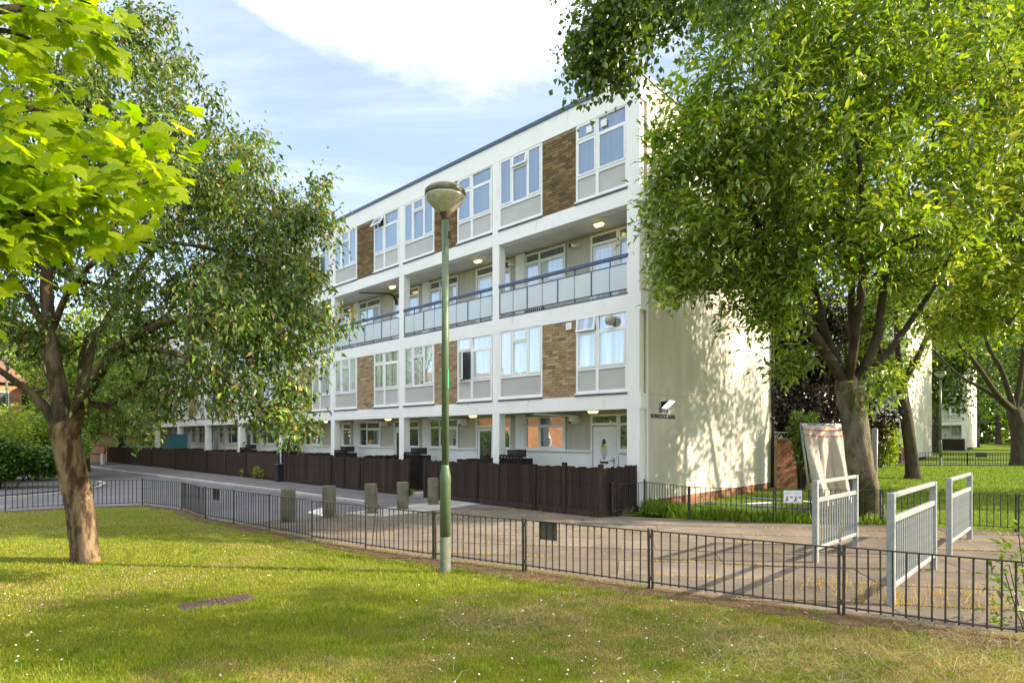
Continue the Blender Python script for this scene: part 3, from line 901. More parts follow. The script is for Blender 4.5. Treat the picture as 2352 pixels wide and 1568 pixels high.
def bulkhead(lx, ly, z, label, grp):
    t = thing('ceiling_light', label, 'ceiling light', w3(lx,ly,z), BA, grp)
    q = MB(); q.cbox(-.15,.15,-.08,.08,-.025,.0,.005); q.build('base', M['upvc'], t)
    q = MB(); q.add([(-.13,-.065,-.02),(.13,-.065,-.02),(.13,.065,-.02),(-.13,.065,-.02),(-.10,-.045,-.085),(.10,-.045,-.085),(.10,.045,-.085),(-.10,.045,-.085)],
                    [(4,7,6,5),(0,4,5,1),(1,5,6,2),(2,6,7,3),(3,7,4,0)], True); q.build('diffuser', M['glow'], t)
for k in range(4):
    bulkhead(-(1.62+BAY*k), .62, 7.258, 'lit yellow light under the balcony ceiling, '+ordn[k], 'lit balcony ceiling lights')
for k in range(5):
    bulkhead(-(1.72+BAY*k), .50, 2.418, 'lit yellow light under the porch ceiling, '+ordn[k], 'lit porch ceiling lights')
# cameras / speaker boxes on the balcony and porch walls
for i, (lx, z, lab) in enumerate(((-2.62,7.02,'black and white security camera on the balcony wall beside the last flat door'),
                                  (-5.05,7.0,'black and white security camera by the second balcony column, near an orange curtain'),
                                  (-2.62,2.16,'white security camera on the porch wall beside the white front door'),
                                  (-7.2,2.16,'grey security camera on the porch wall of the second house'))):
    t = thing('security_camera', lab, 'camera', w3(lx,1.10,z), BA)
    q = MB(); q.box(-.03,.03,-.02,.02,-.05,.05); q.bar((0,-.02,0),(0,-.10,-.02),.025,.025); q.build('bracket', M['upvc'], t)
    q = MB(); q.tube([(.02,-.10,-.03),(-.14,-.18,-.02)], [.045,.045], 10); q.build('camera_body', M['upvc'], t)
    q = MB(); q.tube([(-.14,-.18,-.02),(-.19,-.205,-.016)], [.05,.05], 10); q.build('hood', M['black_pl'], t)
t = thing('hanging_arm', 'black bracket arm reaching out under the third balcony ceiling', 'bracket', w3(-11.2,1.08,6.85), BA)
q = MB(); q.tube([(0,0,0),(0,-.12,.18),(-.15,-.25,.26),(-.95,-1.0,.30)], [.05,.045,.03,.028], 8); q.build('arm', M['black_pl'], t)
q = MB(); q.cbox(-.06,.06,-.02,.03,-.14,.04,.01); q.build('wall_plate', M['black_pl'], t)
t = thing('junction_box', 'small white junction box at the top of the lower brick panel by the end bay', 'box', w3(-2.10,0,4.56), BA)
q = MB(); q.cbox(-.09,.09,-.05,.01,-.09,.09,.012); q.build('case', M['upvc'], t)
for (lx, z, lab) in ((-3.1,2.40,'thin white tube light arm under the porch beam of the end house'), (-7.7,2.40,'thin white tube light arm under the porch beam of the second house'), (-12.2,2.40,'thin white tube light arm under the porch beam of the third house')):
    t = thing('awning_arm', lab, 'bracket', w3(lx,.35,z-.03), BA)
    q = MB(); q.tube([(-.35,-.2,-.02),(.0,.0,-.04),(.45,.42,-.07)], .028, 8); q.build('arm', M['upvc'], t)
    q = MB(); q.cbox(.40,.52,.38,.70,-.22,-.05,.015); q.build('housing', M['upvc'], t)
# pigeon spikes / black slats at the foot of the first balcony rail
t = thing('planter_rack', 'short black slatted rack at the foot of the end balcony glass', 'rack', w3(-3.75,.10,5.06), BA)
for i in range(10):
    q = MB(); q.box(.075*i,.075*i+.03,0,.02,0,.16); q.build('slat', M['black_pl'], t)
q = MB(); q.box(0,.72,.021,.04,.06,.09); q.build('rail', M['black_pl'], t)

# ------------------------------------------------------------------ garden fences
bw = .105
BOARD = [MB().add([(0,0,0),(bw*.98,.006,0),(bw*.98,.028,0),(0,.022,0),(0,0,h),(bw*.98,.006,h),(bw*.98,.028,h),(0,.022,h)],
         [(3,2,1,0),(4,5,6,7),(0,1,5,4),(1,2,6,5),(2,3,7,6),(3,0,4,7)]).mesh('board', M['board']) for h in (1.0,.985,1.01)]
POST = MB().cbox(-.05,.05,-.05,.05,-.1,1.10,.012).mesh('post', M['board'])
rf = random.Random(11)
def fence_run(f, p0, p1, zbase=.06, joined=False, top=0):
    """boards from p0 to p1 in the fence's own frame"""
    d = Vector(p1)-Vector(p0); n = max(1, int(d.length/bw)); a = math.atan2(d.y, d.x); d.normalize()
    if joined:
        q = MB()
        for i in range(n):
            p = Vector(p0)+d*(i*bw); h = 1.0+rf.uniform(-.012,.012)+top; nn = Vector((-d.y,d.x))
            c = [p, p+d*bw*.98+nn*.006, p+d*bw*.98+nn*.028, p+nn*.022]
            q.prism([(v.x,v.y) for v in c], zbase, zbase+h)
        tag(q.build('boards', M['board'], f), kind='stuff')
    else:
        for i in range(n):
            p = Vector(p0)+d*(i*bw)
            o = put('board', BOARD[rf.randrange(3)], f, (p.x,p.y,zbase+rf.uniform(-.012,.012)+top), (rf.uniform(-.006,.006),0,a+rf.uniform(-.02,.02)))
    q = MB()
    pa_, pb_ = Vector(p0), Vector(p1); nn = Vector((-d.y,d.x))*.05
    for z in (.22,.88): q.bar((*(pa_+nn),z), (*(pb_+nn),z), .04, .07)
    q.build('back_rail', M['board'], f)
    q = MB(); q.bar((*pa_,.04), (*pb_,.04), .03, .16); q.build('gravel_board', M['board'], f)
def garden(label, runs, posts, joined=False):
    f = thing('garden_fence', label, 'fence', (BX,BY,0), BA, 'dark garden fences along the block')
    for r in runs: fence_run(f, r[0], r[1], joined=joined)
    for p in posts: put('post', POST, f, (p[0],p[1],rf.uniform(-.03,.05)))
    return f
FY = -1.52
garden('nearest dark board fence, turning back to the cream end wall', [((-6.12,FY),(-.06,FY)), ((-.06,FY),(-.06,-.02))],
       [(-.06,FY),(-1.05,FY),(-1.94,FY),(-3.95,FY),(-6.10,FY)])
garden('dark board fence between the open gap and the middle of the block', [((-9.5,FY),(-6.95,FY))], [(-6.92,FY),(-9.52,FY)])
garden('dark board fence with gate posts, behind the tallest bollards', [((-14.8,FY),(-9.58,FY))], [(-14.82,FY),(-11.36,FY),(-10.5,FY)])
garden('dark board fence just left of the black dustbin', [((-18.5,FY),(-15.45,FY))], [(-15.42,FY),(-18.5,FY)], True)
garden('dark board fence behind the low weeds, under the tree branches', [((-23.1,FY),(-18.55,FY))], [(-20.8,FY),(-23.1,FY)], True)
garden('dark board fence right of the angled set back section', [((-27.75,FY),(-23.15,FY))], [(-25.3,FY),(-27.75,FY)], True)
garden('angled dark fence section set back from the footway', [((-31.85,FY),(-27.8,-.8))], [(-31.9,FY)], True)
garden('farthest dark board fence, by the red and white barrier', [((-42.2,FY),(-31.95,FY))], [(-37,FY),(-42.2,FY)], True)
for k in range(1, 8):
    f = thing('fence_divider', 'low dark board divider running back to the column %s' % ordn[k-1].replace('nearest','next to'), 'fence', (BX,BY,0), BA, 'dark dividers between the front gardens')
    x = -(BAY*k+.21)
    fence_run(f, (x,FY+.06), (x,-.01), joined=True, top=.06)
def clip_diag(x0, z0, w, h):
    """ends of a 45 degree slat starting at foot x0 inside a w by h panel"""
    a, b = max(0, x0), min(w, x0+h)
    return (a, a-x0, b, b-x0) if b-a > .03 else None
for k in range(5):
    s = thing('lattice_screen', 'black diagonal slat screen beside the column %s' % ordn[k+1], 'screen', w3(-(4.62+BAY*k),-.02,0), BA, 'diagonal slat screens by the columns')
    W, H = .88, 1.22
    q = MB(); q.box(0,W,0,.03,0,.05); q.box(0,W,0,.03,H-.05,H); q.box(0,.05,.001,.029,.05,H-.05); q.box(W-.05,W,.001,.029,.05,H-.05); q.build('frame', M['lattice'], s)
    x = -H
    while x < W:
        c = clip_diag(x, 0, W, H)
        if c:
            q = MB(); q.bar((c[0],-.010,c[1]), (c[2],-.010,c[3]), .05, .014, (0,1,0)); q.build('slat', M['lattice'], s)
        x += .12
    q = MB(); q.box(.04,W-.04,.04,.5,0,1.12); q.build('store_box', M['lattice'], s)
    q = MB(); q.box(.12,.50,.2,.6,1.14,1.36); q.build('bin_lid', M['black_pl'], s)
# fill behind the open gap: step and threshold
t = thing('doorstep', 'pale concrete step in the gap between two dark fences', 'step', w3(-6.5,-1.05,0), BA)
q = MB(); q.cbox(-.38,.38,-.35,.5,-.05,.10,.012); q.build('slab', M['pale_concrete'], t)
t = thing('dustbin', 'small black dustbin standing in front of the white column between the fences', 'bin', w3(-15.1,-1.6,0), BA)
q = MB(); q.add([(-.13,-.14,0),(.13,-.14,0),(.13,.14,0),(-.13,.14,0),(-.16,-.17,.62),(.16,-.17,.62),(.16,.17,.62),(-.16,.17,.62)],[(3,2,1,0),(4,5,6,7),(0,1,5,4),(1,2,6,5),(2,3,7,6),(3,0,4,7)]); q.build('body', M['black_pl'], t)
q = MB(); q.cbox(-.18,.18,-.19,.19,.625,.69,.02); q.build('lid', M['black_pl'], t)
for base, wd, lab in ((B2, 8.6, 'dark board fence in front of the pale block glimpsed right of the big trunk'), (B3, 4.0, 'dark board fence in front of the farthest block')):
    f = thing('garden_fence', lab, 'fence', base, BA)
    fence_run(f, (-wd,-1.5), (-.1,-1.5), joined=True); fence_run(f, (-.1,-1.5), (-.1,-.1), joined=True)
    for px in (-wd, -wd/2, -.1): put('post', POST, f, (px,-1.5,0))
# coloured garden stores far left
t = thing('garden_store', 'teal board store standing in a front garden far along the block', 'store', w3(-30.6,-.7,0), BA)
q = MB(); q.cbox(-.75,.75,-.45,.45,0,1.85,.02); q.build('body', M['teal'], t); q = MB(); q.box(-.8,.8,-.5,.5,1.855,1.90); q.build('lid', M['teal'], t)
t = thing('garden_store', 'low store with a pale teal lid behind the farthest fence', 'store', w3(-38.5,-.9,0), BA)
q = MB(); q.cbox(-2.6,2.6,-.4,.4,0,1.05,.02); q.build('body', M['board'], t); q = MB(); q.box(-2.65,2.65,-.45,.45,1.055,1.16); q.build('lid', surf('pale_teal', (.16,.36,.37), (.2,.4,.4), 4, .5), t)

# ------------------------------------------------------------------ railings
def lerp2(a, b, t): return (a[0]+(b[0]-a[0])*t, a[1]+(b[1]-a[1])*t)
def railing(label, pts, h, step, zf=lambda x,y: 0, doubled=(), bar_obj=True, bend=None, tall=()):
    r = thing('metal_railing', label, 'railing')
    barm = MB().tube([(0,0,.06),(0,0,h-.02)], .0085, 6, False).mesh('bar', M['iron'])
    postm = MB().cbox(-.013,.013,-.013,.013,-.1,h+.012,.004).mesh('post', M['iron'])
    tallm = MB().cbox(-.03,.03,-.03,.03,-.1,h+.05,.006).mesh('post', M['iron'])
    rg = random.Random(len(pts)*7)
    clampm = MB().cbox(-.03,.03,-.022,.022,-.02,.02,.004).mesh('clamp', M['iron'])
    for i, (a, b) in enumerate(zip(pts, pts[1:])):
        d = Vector((b[0]-a[0], b[1]-a[1])); L = d.length; d.normalize(); ang = math.atan2(d.y, d.x)
        za, zb = zf(*a), zf(*b)
        g0 = .03
        pA = Vector((*a, za)) + Vector((d.x, d.y, 0))*g0; pB = Vector((*b, zb)) - Vector((d.x, d.y, 0))*g0
        sag = rg.uniform(-.012, .012)
        q = MB(); q.bar(pA+Vector((0,0,h-.012)), pB+Vector((0,0,h-.012+sag)), .034, .011); q.build('top_rail', M['iron'], r)
        q = MB(); q.bar(pA+Vector((0,0,.085)), pB+Vector((0,0,.085+sag)), .034, .011); q.build('bottom_rail', M['iron'], r)
        n = max(2, int(round(L/step)))
        for k in range(1, n):
            p = pA.lerp(pB, k/n)
            rx, ry = rg.uniform(-.010,.010), rg.uniform(-.010,.010)
            if bend == i and 1 <= k <= 4: ry += .07*(3-k)
            put('bar', barm, r, p, (rx, ry, ang))
    for i, p in enumerate(pts):
        z = zf(*p)
        j = pts[min(i+1, len(pts)-1)]; k = pts[max(i-1, 0)]
        d = Vector((j[0]-k[0], j[1]-k[1])).normalized()
        if i in tall: put('post', tallm, r, (p[0],p[1],z), (0,0,math.atan2(d.y,d.x)))
        elif i in doubled:
            for s in (-.021, .021): put('post', postm, r, (p[0]+d.x*s, p[1]+d.y*s, z), (rg.uniform(-.01,.01), rg.uniform(-.012,.012), math.atan2(d.y,d.x)))
            for zz in (.13, h-.07): put('clamp', clampm, r, (p[0],p[1],z+zz), (0,0,math.atan2(d.y,d.x)))
        else: put('post', postm, r, (p[0],p[1],z), (rg.uniform(-.015,.015), rg.uniform(-.015,.015), math.atan2(d.y,d.x)))
    return r
railing('low black iron railing curving along the front lawn edge', RAIL, .67, .098, doubled=(9,10,11,12), bend=8)
railing('low black iron railing between the paved path and the grass by the cream end wall', RAIL2, .68, .105, doubled=(2,3,4,5), tall=(0,1))
# far railing beyond the back lawn: too many thin bars to tell apart
fr = thing('metal_railing', 'distant black railing with a plate on it beyond the back lawn', 'railing')
q = MB()
fp = [(19.2,31.9),(21.5,31.9),(24.5,31.7),(28,31.4),(32,31.1)]
for a, b in zip(fp, fp[1:]):
    za, zb = rise(*a), rise(*b)
    q.bar((*a,za+.68),(*b,zb+.68),.035,.02); q.bar((*a,za+.1),(*b,zb+.1),.035,.02)
    L = math.dist(a,b); n = int(L/.14)
    for k in range(n+1):
        p = lerp2(a,b,k/n); z = rise(*p); w = .022 if k in (0,n) else .010
        q.box(p[0]-w,p[0]+w,p[1]-w,p[1]+w,z-.05,z+.69)
tag(q.build('bars', M['iron'], fr), kind='stuff')
q = MB(); q.box(24.9,25.45,31.6,31.63,rise(25,31.6)+.45,rise(25,31.6)+.68); q.build('plate', M['black_pl'], fr)
# plates fixed on the near railing
def on_rail(i, t): 
    p = lerp2(RAIL[i], RAIL[i+1], t); d = Vector((RAIL[i+1][0]-RAIL[i][0], RAIL[i+1][1]-RAIL[i][1])).normalized(); return p, math.atan2(d.y,d.x)
for (i, t, w, lab) in ((10, .20, .235, 'square mossy metal plate wired to the front railing just right of the lamp post'), (4, .35, .20, 'small dark plate wired to the front railing where it curves to the road')):
    p, a = on_rail(i, t)
    s = thing('railing_plate', lab, 'plate', (p[0],p[1],.45), a)
    q = MB(); q.cbox(-w/2,w/2,.012,.022,-.02,.205,.004); q.build('plate', surf('mossy_plate', (.085,.085,.045), (.05,.05,.03), 6, .8, c3=(.13,.12,.08), scale3=9), s)
    q = MB(); q.box(-w/2-.01,w/2+.01,.006,.028,.19,.212); q.box(-w/2-.008,-w/2+.006,.008,.026,-.02,.189); q.box(w/2-.006,w/2+.008,.008,.026,-.02,.189); q.build('rim', M['iron'], s)
# warning sign on the second railing
pA = gp(1779,1199); pB = gp(2025,1203.5)
sg = thing('warning_sign', 'white sign with two red marks and small black figures on the railing by the grass', 'sign', (*lerp2(pA,pB,.17),.40), math.atan2(pB[1]-pA[1],pB[0]-pA[0]))
q = MB(); q.cbox(-.175,.175,-.03,-.022,.0,.25,.003); q.build('board', M['sign_white'], sg)
for k, x in enumerate((-.10,.065)):
    q = MB(); q.lathe([(.001,-.014),(.012,-.008),(.014,0),(.012,.008),(.001,.014)],8); m_ = q.build('head', M['sign_ink'], sg, (x-.01,-.032,.118), (0,0,0)); m_.scale = (1,.15,1)
    q = MB(); q.bar((x-.01,-.033,.10),(x-.02,-.033,.06),.004,.022,(1,0,0)); q.bar((x-.02,-.033,.06),(x+.01,-.033,.035),.004,.015,(1,0,0)); q.bar((x-.025,-.034,.06),(x-.04,-.034,.03),.004,.015,(1,0,0)); q.bar((x-.01,-.034,.09),(x+.02,-.034,.075),.004,.01,(1,0,0)); q.build('figure', M['sign_ink'], sg)
    q = MB(); q.box(x+.045,x+.095,-.034,-.0305,.10,.128); q.build('red_mark', M['sign_red'], sg)
for x0, x1, z in ((-.15,-.02,.20),(-.15,-.05,.18),(.03,.15,.20),(.03,.12,.18),(-.05,.16,.018)):
    q = MB(); q.box(x0,x1,-.033,-.0305,z,z+.007); q.build('print_line', M['ink_grey'], sg)

# ------------------------------------------------------------------ pedestrian barriers
def barrier(label, a, b, h=1.12):
    r = thing('pedestrian_barrier', label, 'barrier', (*a,0), math.atan2(b[1]-a[1], b[0]-a[0]), 'galvanised barriers across the path')
    L = math.dist(a, b)
    pm = MB().cbox(-.035,.035,-.035,.035,-.05,h,.006).mesh('post', M['galv'])
    put('post', pm, r, (0,0,0)); put('post', pm, r, (L,0,0))
    q = MB(); q.cbox(.037,L-.037,-.025,.025,h-.048,h-.003,.005); q.build('top_rail', M['galv'], r)
    q = MB(); q.cbox(.042,L-.042,-.025,.025,h-.30,h-.245,.005); q.build('middle_rail', M['galv'], r)
    q = MB(); q.cbox(.042,L-.042,-.025,.025,.17,.215,.005); q.build('bottom_rail', M['galv'], r)
    n = int(L/.105)
    bm = MB().tube([(0,0,.205),(0,0,h-.29)], .012, 6, False).mesh('bar', M['galv'])
    for k in range(1, n): put('bar', bm, r, (.04+(L-.08)*k/n,0,0))
    q = MB()
    for x in (0, L):
        for z in (h-.05, h-.27, .20): q.lathe([(.012,-.001),(.012,.006)],8,(0,0))
    return r
barrier('grey steel barrier in front of the leaning debris sheet, left of three', gp(1873,1291), gp(1965,1253.5))
barrier('grey steel barrier nearest the camera, middle of three', gp(2047,1389), gp(2144,1308), 1.14)
barrier('grey steel barrier farthest to the right along the path', gp(2180,1275), gp(2227,1237))

# ------------------------------------------------------------------ bollards
BOL = [(662,1197,'leftmost mossy concrete bollard by the road'), (756,1187,'second mossy concrete bollard from the left, beside the white road patch'), (852,1177,'middle concrete bollard of the row'),
       (925,1168,'fourth bollard from the left, in front of the fence gap'), (995,1157,'concrete bollard nearest the fence, half hidden by the lamp post')]
rb = np.random.default_rng(4)
for x, y, lab in BOL:
    p = gp(x, y)
    b = thing('bollard', lab, 'bollard', (*p,0), rb.uniform(0,6), 'row of concrete bollards')
    h = .66+rb.uniform(-.02,.02); r0 = .142
    q = MB(); n = 24; vs, fs = [], []
    prof = [(r0*.93,-.05),(r0*.93,.05),(r0,.08),(r0,.3),(r0*.995,h-.02),(r0*.96,h),(r0*.5,h+.004)]
    for rr_, z in prof:
        for k in range(n):
            a = 2*PI*k/n; rad = rr_*(1+.012*math.sin(5*a+z*9)+rb.uniform(-.006,.006)); vs.append((rad*math.cos(a), rad*math.sin(a), z))
    for i in range(len(prof)-1):
        for k in range(n): l = (k+1)%n; fs.append((i*n+k,i*n+l,(i+1)*n+l,(i+1)*n+k))
    fs.append(tuple((len(prof)-1)*n+k for k in range(n)))
    q.add(vs, fs, True); q.build('shaft', M['concrete'], b)
    q = MB(); q.lathe([(r0*1.12,0),(r0*1.08,.012),(r0*.95,.014)],18); q.build('base_ring', M['joint'], b)

# ------------------------------------------------------------------ lamp posts
def lamp_post(label, loc, H=4.54, sticker=False):
    t = thing('street_lamp', label, 'street lamp', loc, 0)
    q = MB(); q.lathe([(.075,-.1),(.075,.02),(.068,.03),(.067,.46)], 24); q.build('base_sleeve', M['green_old'], t)
    q = MB(); q.lathe([(.0675,.46),(.0675,1.12),(.071,1.14),(.071,1.20),(.066,1.24),(.050,1.33),(.046,1.36)], 24); q.build('lower_tube', M['green'], t)
    q = MB(); q.lathe([(.046,1.36),(.044,H)], 20); q.build('pole', M['green'], t)
    q = MB(); q.cbox(-.003,.025,-.035,.035,.62,1.02,.003); q.build('access_door', M['green'], t, (.055,0,0), (0,0,R(200)))
    q = MB(); q.lathe([(.046,H-.02),(.05,H),(.055,H+.03),(.075,H+.06),(.07,H+.085),(.03,H+.09)], 18); q.build('collar', M['rust'], t)
    q = MB(); q.lathe([(.055,H+.05),(.10,H+.085),(.20,H+.185),(.245,H+.245),(.252,H+.28)], 32); q.build('bowl', M['lampglass'], t)
    q = MB(); q.lathe([(.253,H+.275),(.258,H+.28),(.258,H+.335),(.252,H+.345),(.244,H+.335)], 32); q.build('band', M['bronze'], t)
    q = MB(); q.lathe([(.25,H+.335),(.22,H+.375),(.12,H+.395),(.001,H+.40)], 32); q.build('cap', M['bronze'], t)
    q = MB(); q.cbox(.04,.075,-.02,.02,H-.24,H-.16,.004); q.build('clip', M['rust'], t)
    if sticker:
        q = MB(); q.box(.040,.049,-.012,.012,2.32,2.56); q.build('sticker', M['tag_green'], t, (0,0,0), (0,0,R(-35)))
    return t
lamp_post('tall green lamp post with a bowl lamp on the lawn before the flats', (-.84,7.42,0), 4.46, True)
lp = gp(2166,1070.6)
lamp_post('distant slim green lamp post on the far side of the back lawn', (22.7,31.2,rise(22.7,31.2)), 4.6)
lamp_post('pale green lamp post at the left edge behind the bushes', (-22.3,26,0), 4.9)

# ------------------------------------------------------------------ manhole cover in the lawn
mc = thing('manhole_cover', 'rusty double manhole cover sunk in the lawn', 'manhole cover', (0,0,0))
mA, mB, mC, mD = (-3.25,5.77), (-2.70,6.20), (-2.86,6.40), (-3.38,6.0)
for u0, u1 in ((0,.485),(.515,1)):
    pts = [lerp2(mA,mB,u0), lerp2(mA,mB,u1), lerp2(mD,mC,u1), lerp2(mD,mC,u0)]
    q = MB(); q.prism(pts, -.05, .012); pl = q.build('plate', surf('rusty_plate', (.12,.07,.055), (.075,.05,.045), 9, .8, .5, 60), mc)
    q = MB()
    for i in range(1,9):
        for j in range(1,6):
            u_, v_ = i/9, j/6
            p = lerp2(lerp2(pts[0],pts[1],u_), lerp2(pts[3],pts[2],u_), v_)
            q.box(p[0]-.016,p[0]+.016,p[1]-.008,p[1]+.008,.010,.017)
    tag(q.build('tread_studs', bpy.data.materials['rusty_plate'], pl), kind='stuff')

# ------------------------------------------------------------------ leaning fence panel with debris sheet, steel tubes
def heras(label, a, b, h, lean, wire=.11):
    t = thing('temporary_fence', label, 'fence panel', (*a, .0), math.atan2(b[1]-a[1], b[0]-a[0]))
    L = math.dist(a,b)
    k = Vector((lean[0], lean[1], 0))
    def P(x, z): return Vector((x,0,z)) + k*(z/h)
    q = MB(); q.tube([P(0,0),P(0,h)],.021,8); q.tube([P(L,0),P(L,h)],.021,8); q.tube([P(0,h),P(L,h)],.021,8); q.tube([P(0,.12),P(L,.12)],.021,8); q.build('frame', M['galv'], t)
    q = MB()
    for i in range(1,int(L/wire)): q.tube([P(i*wire,.12),P(i*wire,h)],.004,3,False)
    for j in range(1,8): q.tube([P(0,.12+j*(h-.12)/8),P(L,.12+j*(h-.12)/8)],.004,3,False)
    tag(q.build('mesh_wires', M['galv'], t), kind='stuff')
    q = MB(); q.cbox(-.25,.12,-.32,.32,-.02,.12,.02); q.build('foot_block', M['black_pl'], t)
    return t, P, L
a = gp(1866,1187); b = (a[0]+1.35, a[1]+.45)
t, P, L = heras('leaning steel fence panel holding a pale debris sheet beside the big trunk', a, b, 1.99, (-.27,.05))
sh = thing('debris_sheet', 'pale dusty sheet with red stripes along its top, draped over the leaning fence panel', 'sheet', t.location, t.rotation_euler.z)
nx, nz = 34, 30
V, F = [], []
rs = np.random.default_rng(2)
for j in range(nz+1):
    for i in range(nx+1):
        s, z = i/nx, j/nz
        fold = .085*math.sin(s*17+1.4*z)+.045*math.sin(s*31-2*z)+.07*math.sin(s*7+.6)
        p = P(s*L*1.0+.10*(1-z)*s - .02, .10+1.90*z+(1-z)*.07*math.sin(s*9+1)) + Vector((.05*(1-z)*math.sin(s*9), -.05-abs(fold)*(1.15-z)*1.2 - .04*math.sin(z*5+s*6)*(1-z), -.03*math.sin(s*PI)))
        if j == nz: p += Vector((0,.05,.015))
        V.append(p)
for j in range(nz):
    for i in range(nx): c = j*(nx+1)+i; F.append((c,c+1,c+nx+2,c+nx+1))
q = MB(); q.add(V, F, True)
shm = q.build('cloth', M['sheet'], sh)
sm = shm.modifiers.new('thick','SOLIDIFY'); sm.thickness = .004
for j0 in (26, 28):
    q = MB(); V2 = [V[j0*(nx+1)+i]+Vector((0,-.007,0)) for i in range(nx+1)] + [V[j0*(nx+1)+i].lerp(V[(j0+1)*(nx+1)+i],.45)+Vector((0,-.007,0)) for i in range(nx+1)]
    q.add(V2, [(i,i+1,nx+2+i,nx+1+i) for i in range(nx)], True); q.build('red_stripe', M['sheet_red'], sh)
q = MB()
for zz in (.42,.45):
    q.tube([P(s/12*L*1.02, 1.99*zz+.05*math.sin(s/12*PI)*(-1))+Vector((0,-.16,0)) for s in range(13)], .006, 4)
q.build('tie_cord', M['black_pl'], sh)
heras('grey mesh fence panel standing behind the big trunk', (8.22,13.3), (8.62,14.1), 1.9, (-.16,.0), .03)
tubes = [((4.05,13.15,.20),(6.2,12.75,.10)), ((4.3,13.05,.26),(6.5,12.70,.17)), ((4.5,13.25,.18),(6.0,13.45,.22)), ((4.1,12.85,.12),(5.7,12.55,.12)), ((5.3,13.3,.35),(7.2,13.2,.22))]
labs = ['longest grey steel tube lying in the long grass by the end wall','grey steel tube on top of the pile in the long grass','thin grey tube at the back of the pile near the brick plinth','short grey tube nearest the railing in the long grass','grey tube reaching right toward the white sign']
for (a3, b3), lab in zip(tubes, labs):
    o = thing('steel_tube', lab, 'tube', a3, 0, 'steel tubes in the long grass')
    q = MB(); d = Vector(b3)-Vector(a3); q.tube([(0,0,0), d], .026, 10); q.build('tube', M['galv'], o)
    q = MB(); q.tube([d*.985, d*1.004], .031, 10); q.build('end_cap', M['sign_white'], o)

# ------------------------------------------------------------------ old brick wall beyond the end wall
W0 = Vector(loc2w(.25,8.0)); W1 = W0 + Vector((4.6,1.0))
bwall = thing('brick_wall', 'old brown brick garden wall right of the downpipe', 'wall', (*W0,.0), math.atan2(1.0,4.6))
q = MB(); q.box(0,3.6,.02,.22,-.1,1.62); q.build('core', M['mortar'], bwall)
q = MB(); tt = []; rg = random.Random(31)
for r_ in range(21):
    x = -(.112 if r_%2 else 0)
    while x < 3.6:
        a0, e0 = max(0,x), min(3.6,x+.225)
        if e0-a0 > .04:
            o_ = rg.uniform(-.004,.005); q.box(a0+.006,e0-.006,o_,.03,-.02+r_*.077+.005,-.02+(r_+1)*.077-.006); tt += [rg.random()]*8
        x += .225
me = q.mesh('bricks', M['brick_red']); ca = me.color_attributes.new('tint','FLOAT_COLOR','POINT'); ca.data.foreach_set('color', [c for v in tt for c in (v,v,v,1)])
tag(put('bricks', me, bwall), kind='stuff')
q = MB()
for k in range(15): q.cbox(k*.24+.004,(k+1)*.24-.004,-.02,.24,1.622,1.69,.01)
tag(q.build('coping', M['concrete'], bwall), kind='stuff')
q = MB(); q.tube([(-.05,.1,1.86),(2.4,-.15,1.92)],.02,8)
t = thing('handrail_pole', 'thin grey pole running over the brick wall to the debris sheet', 'pole', (*W0,0), bwall.rotation_euler.z); q.build('pole', M['galv'], t)

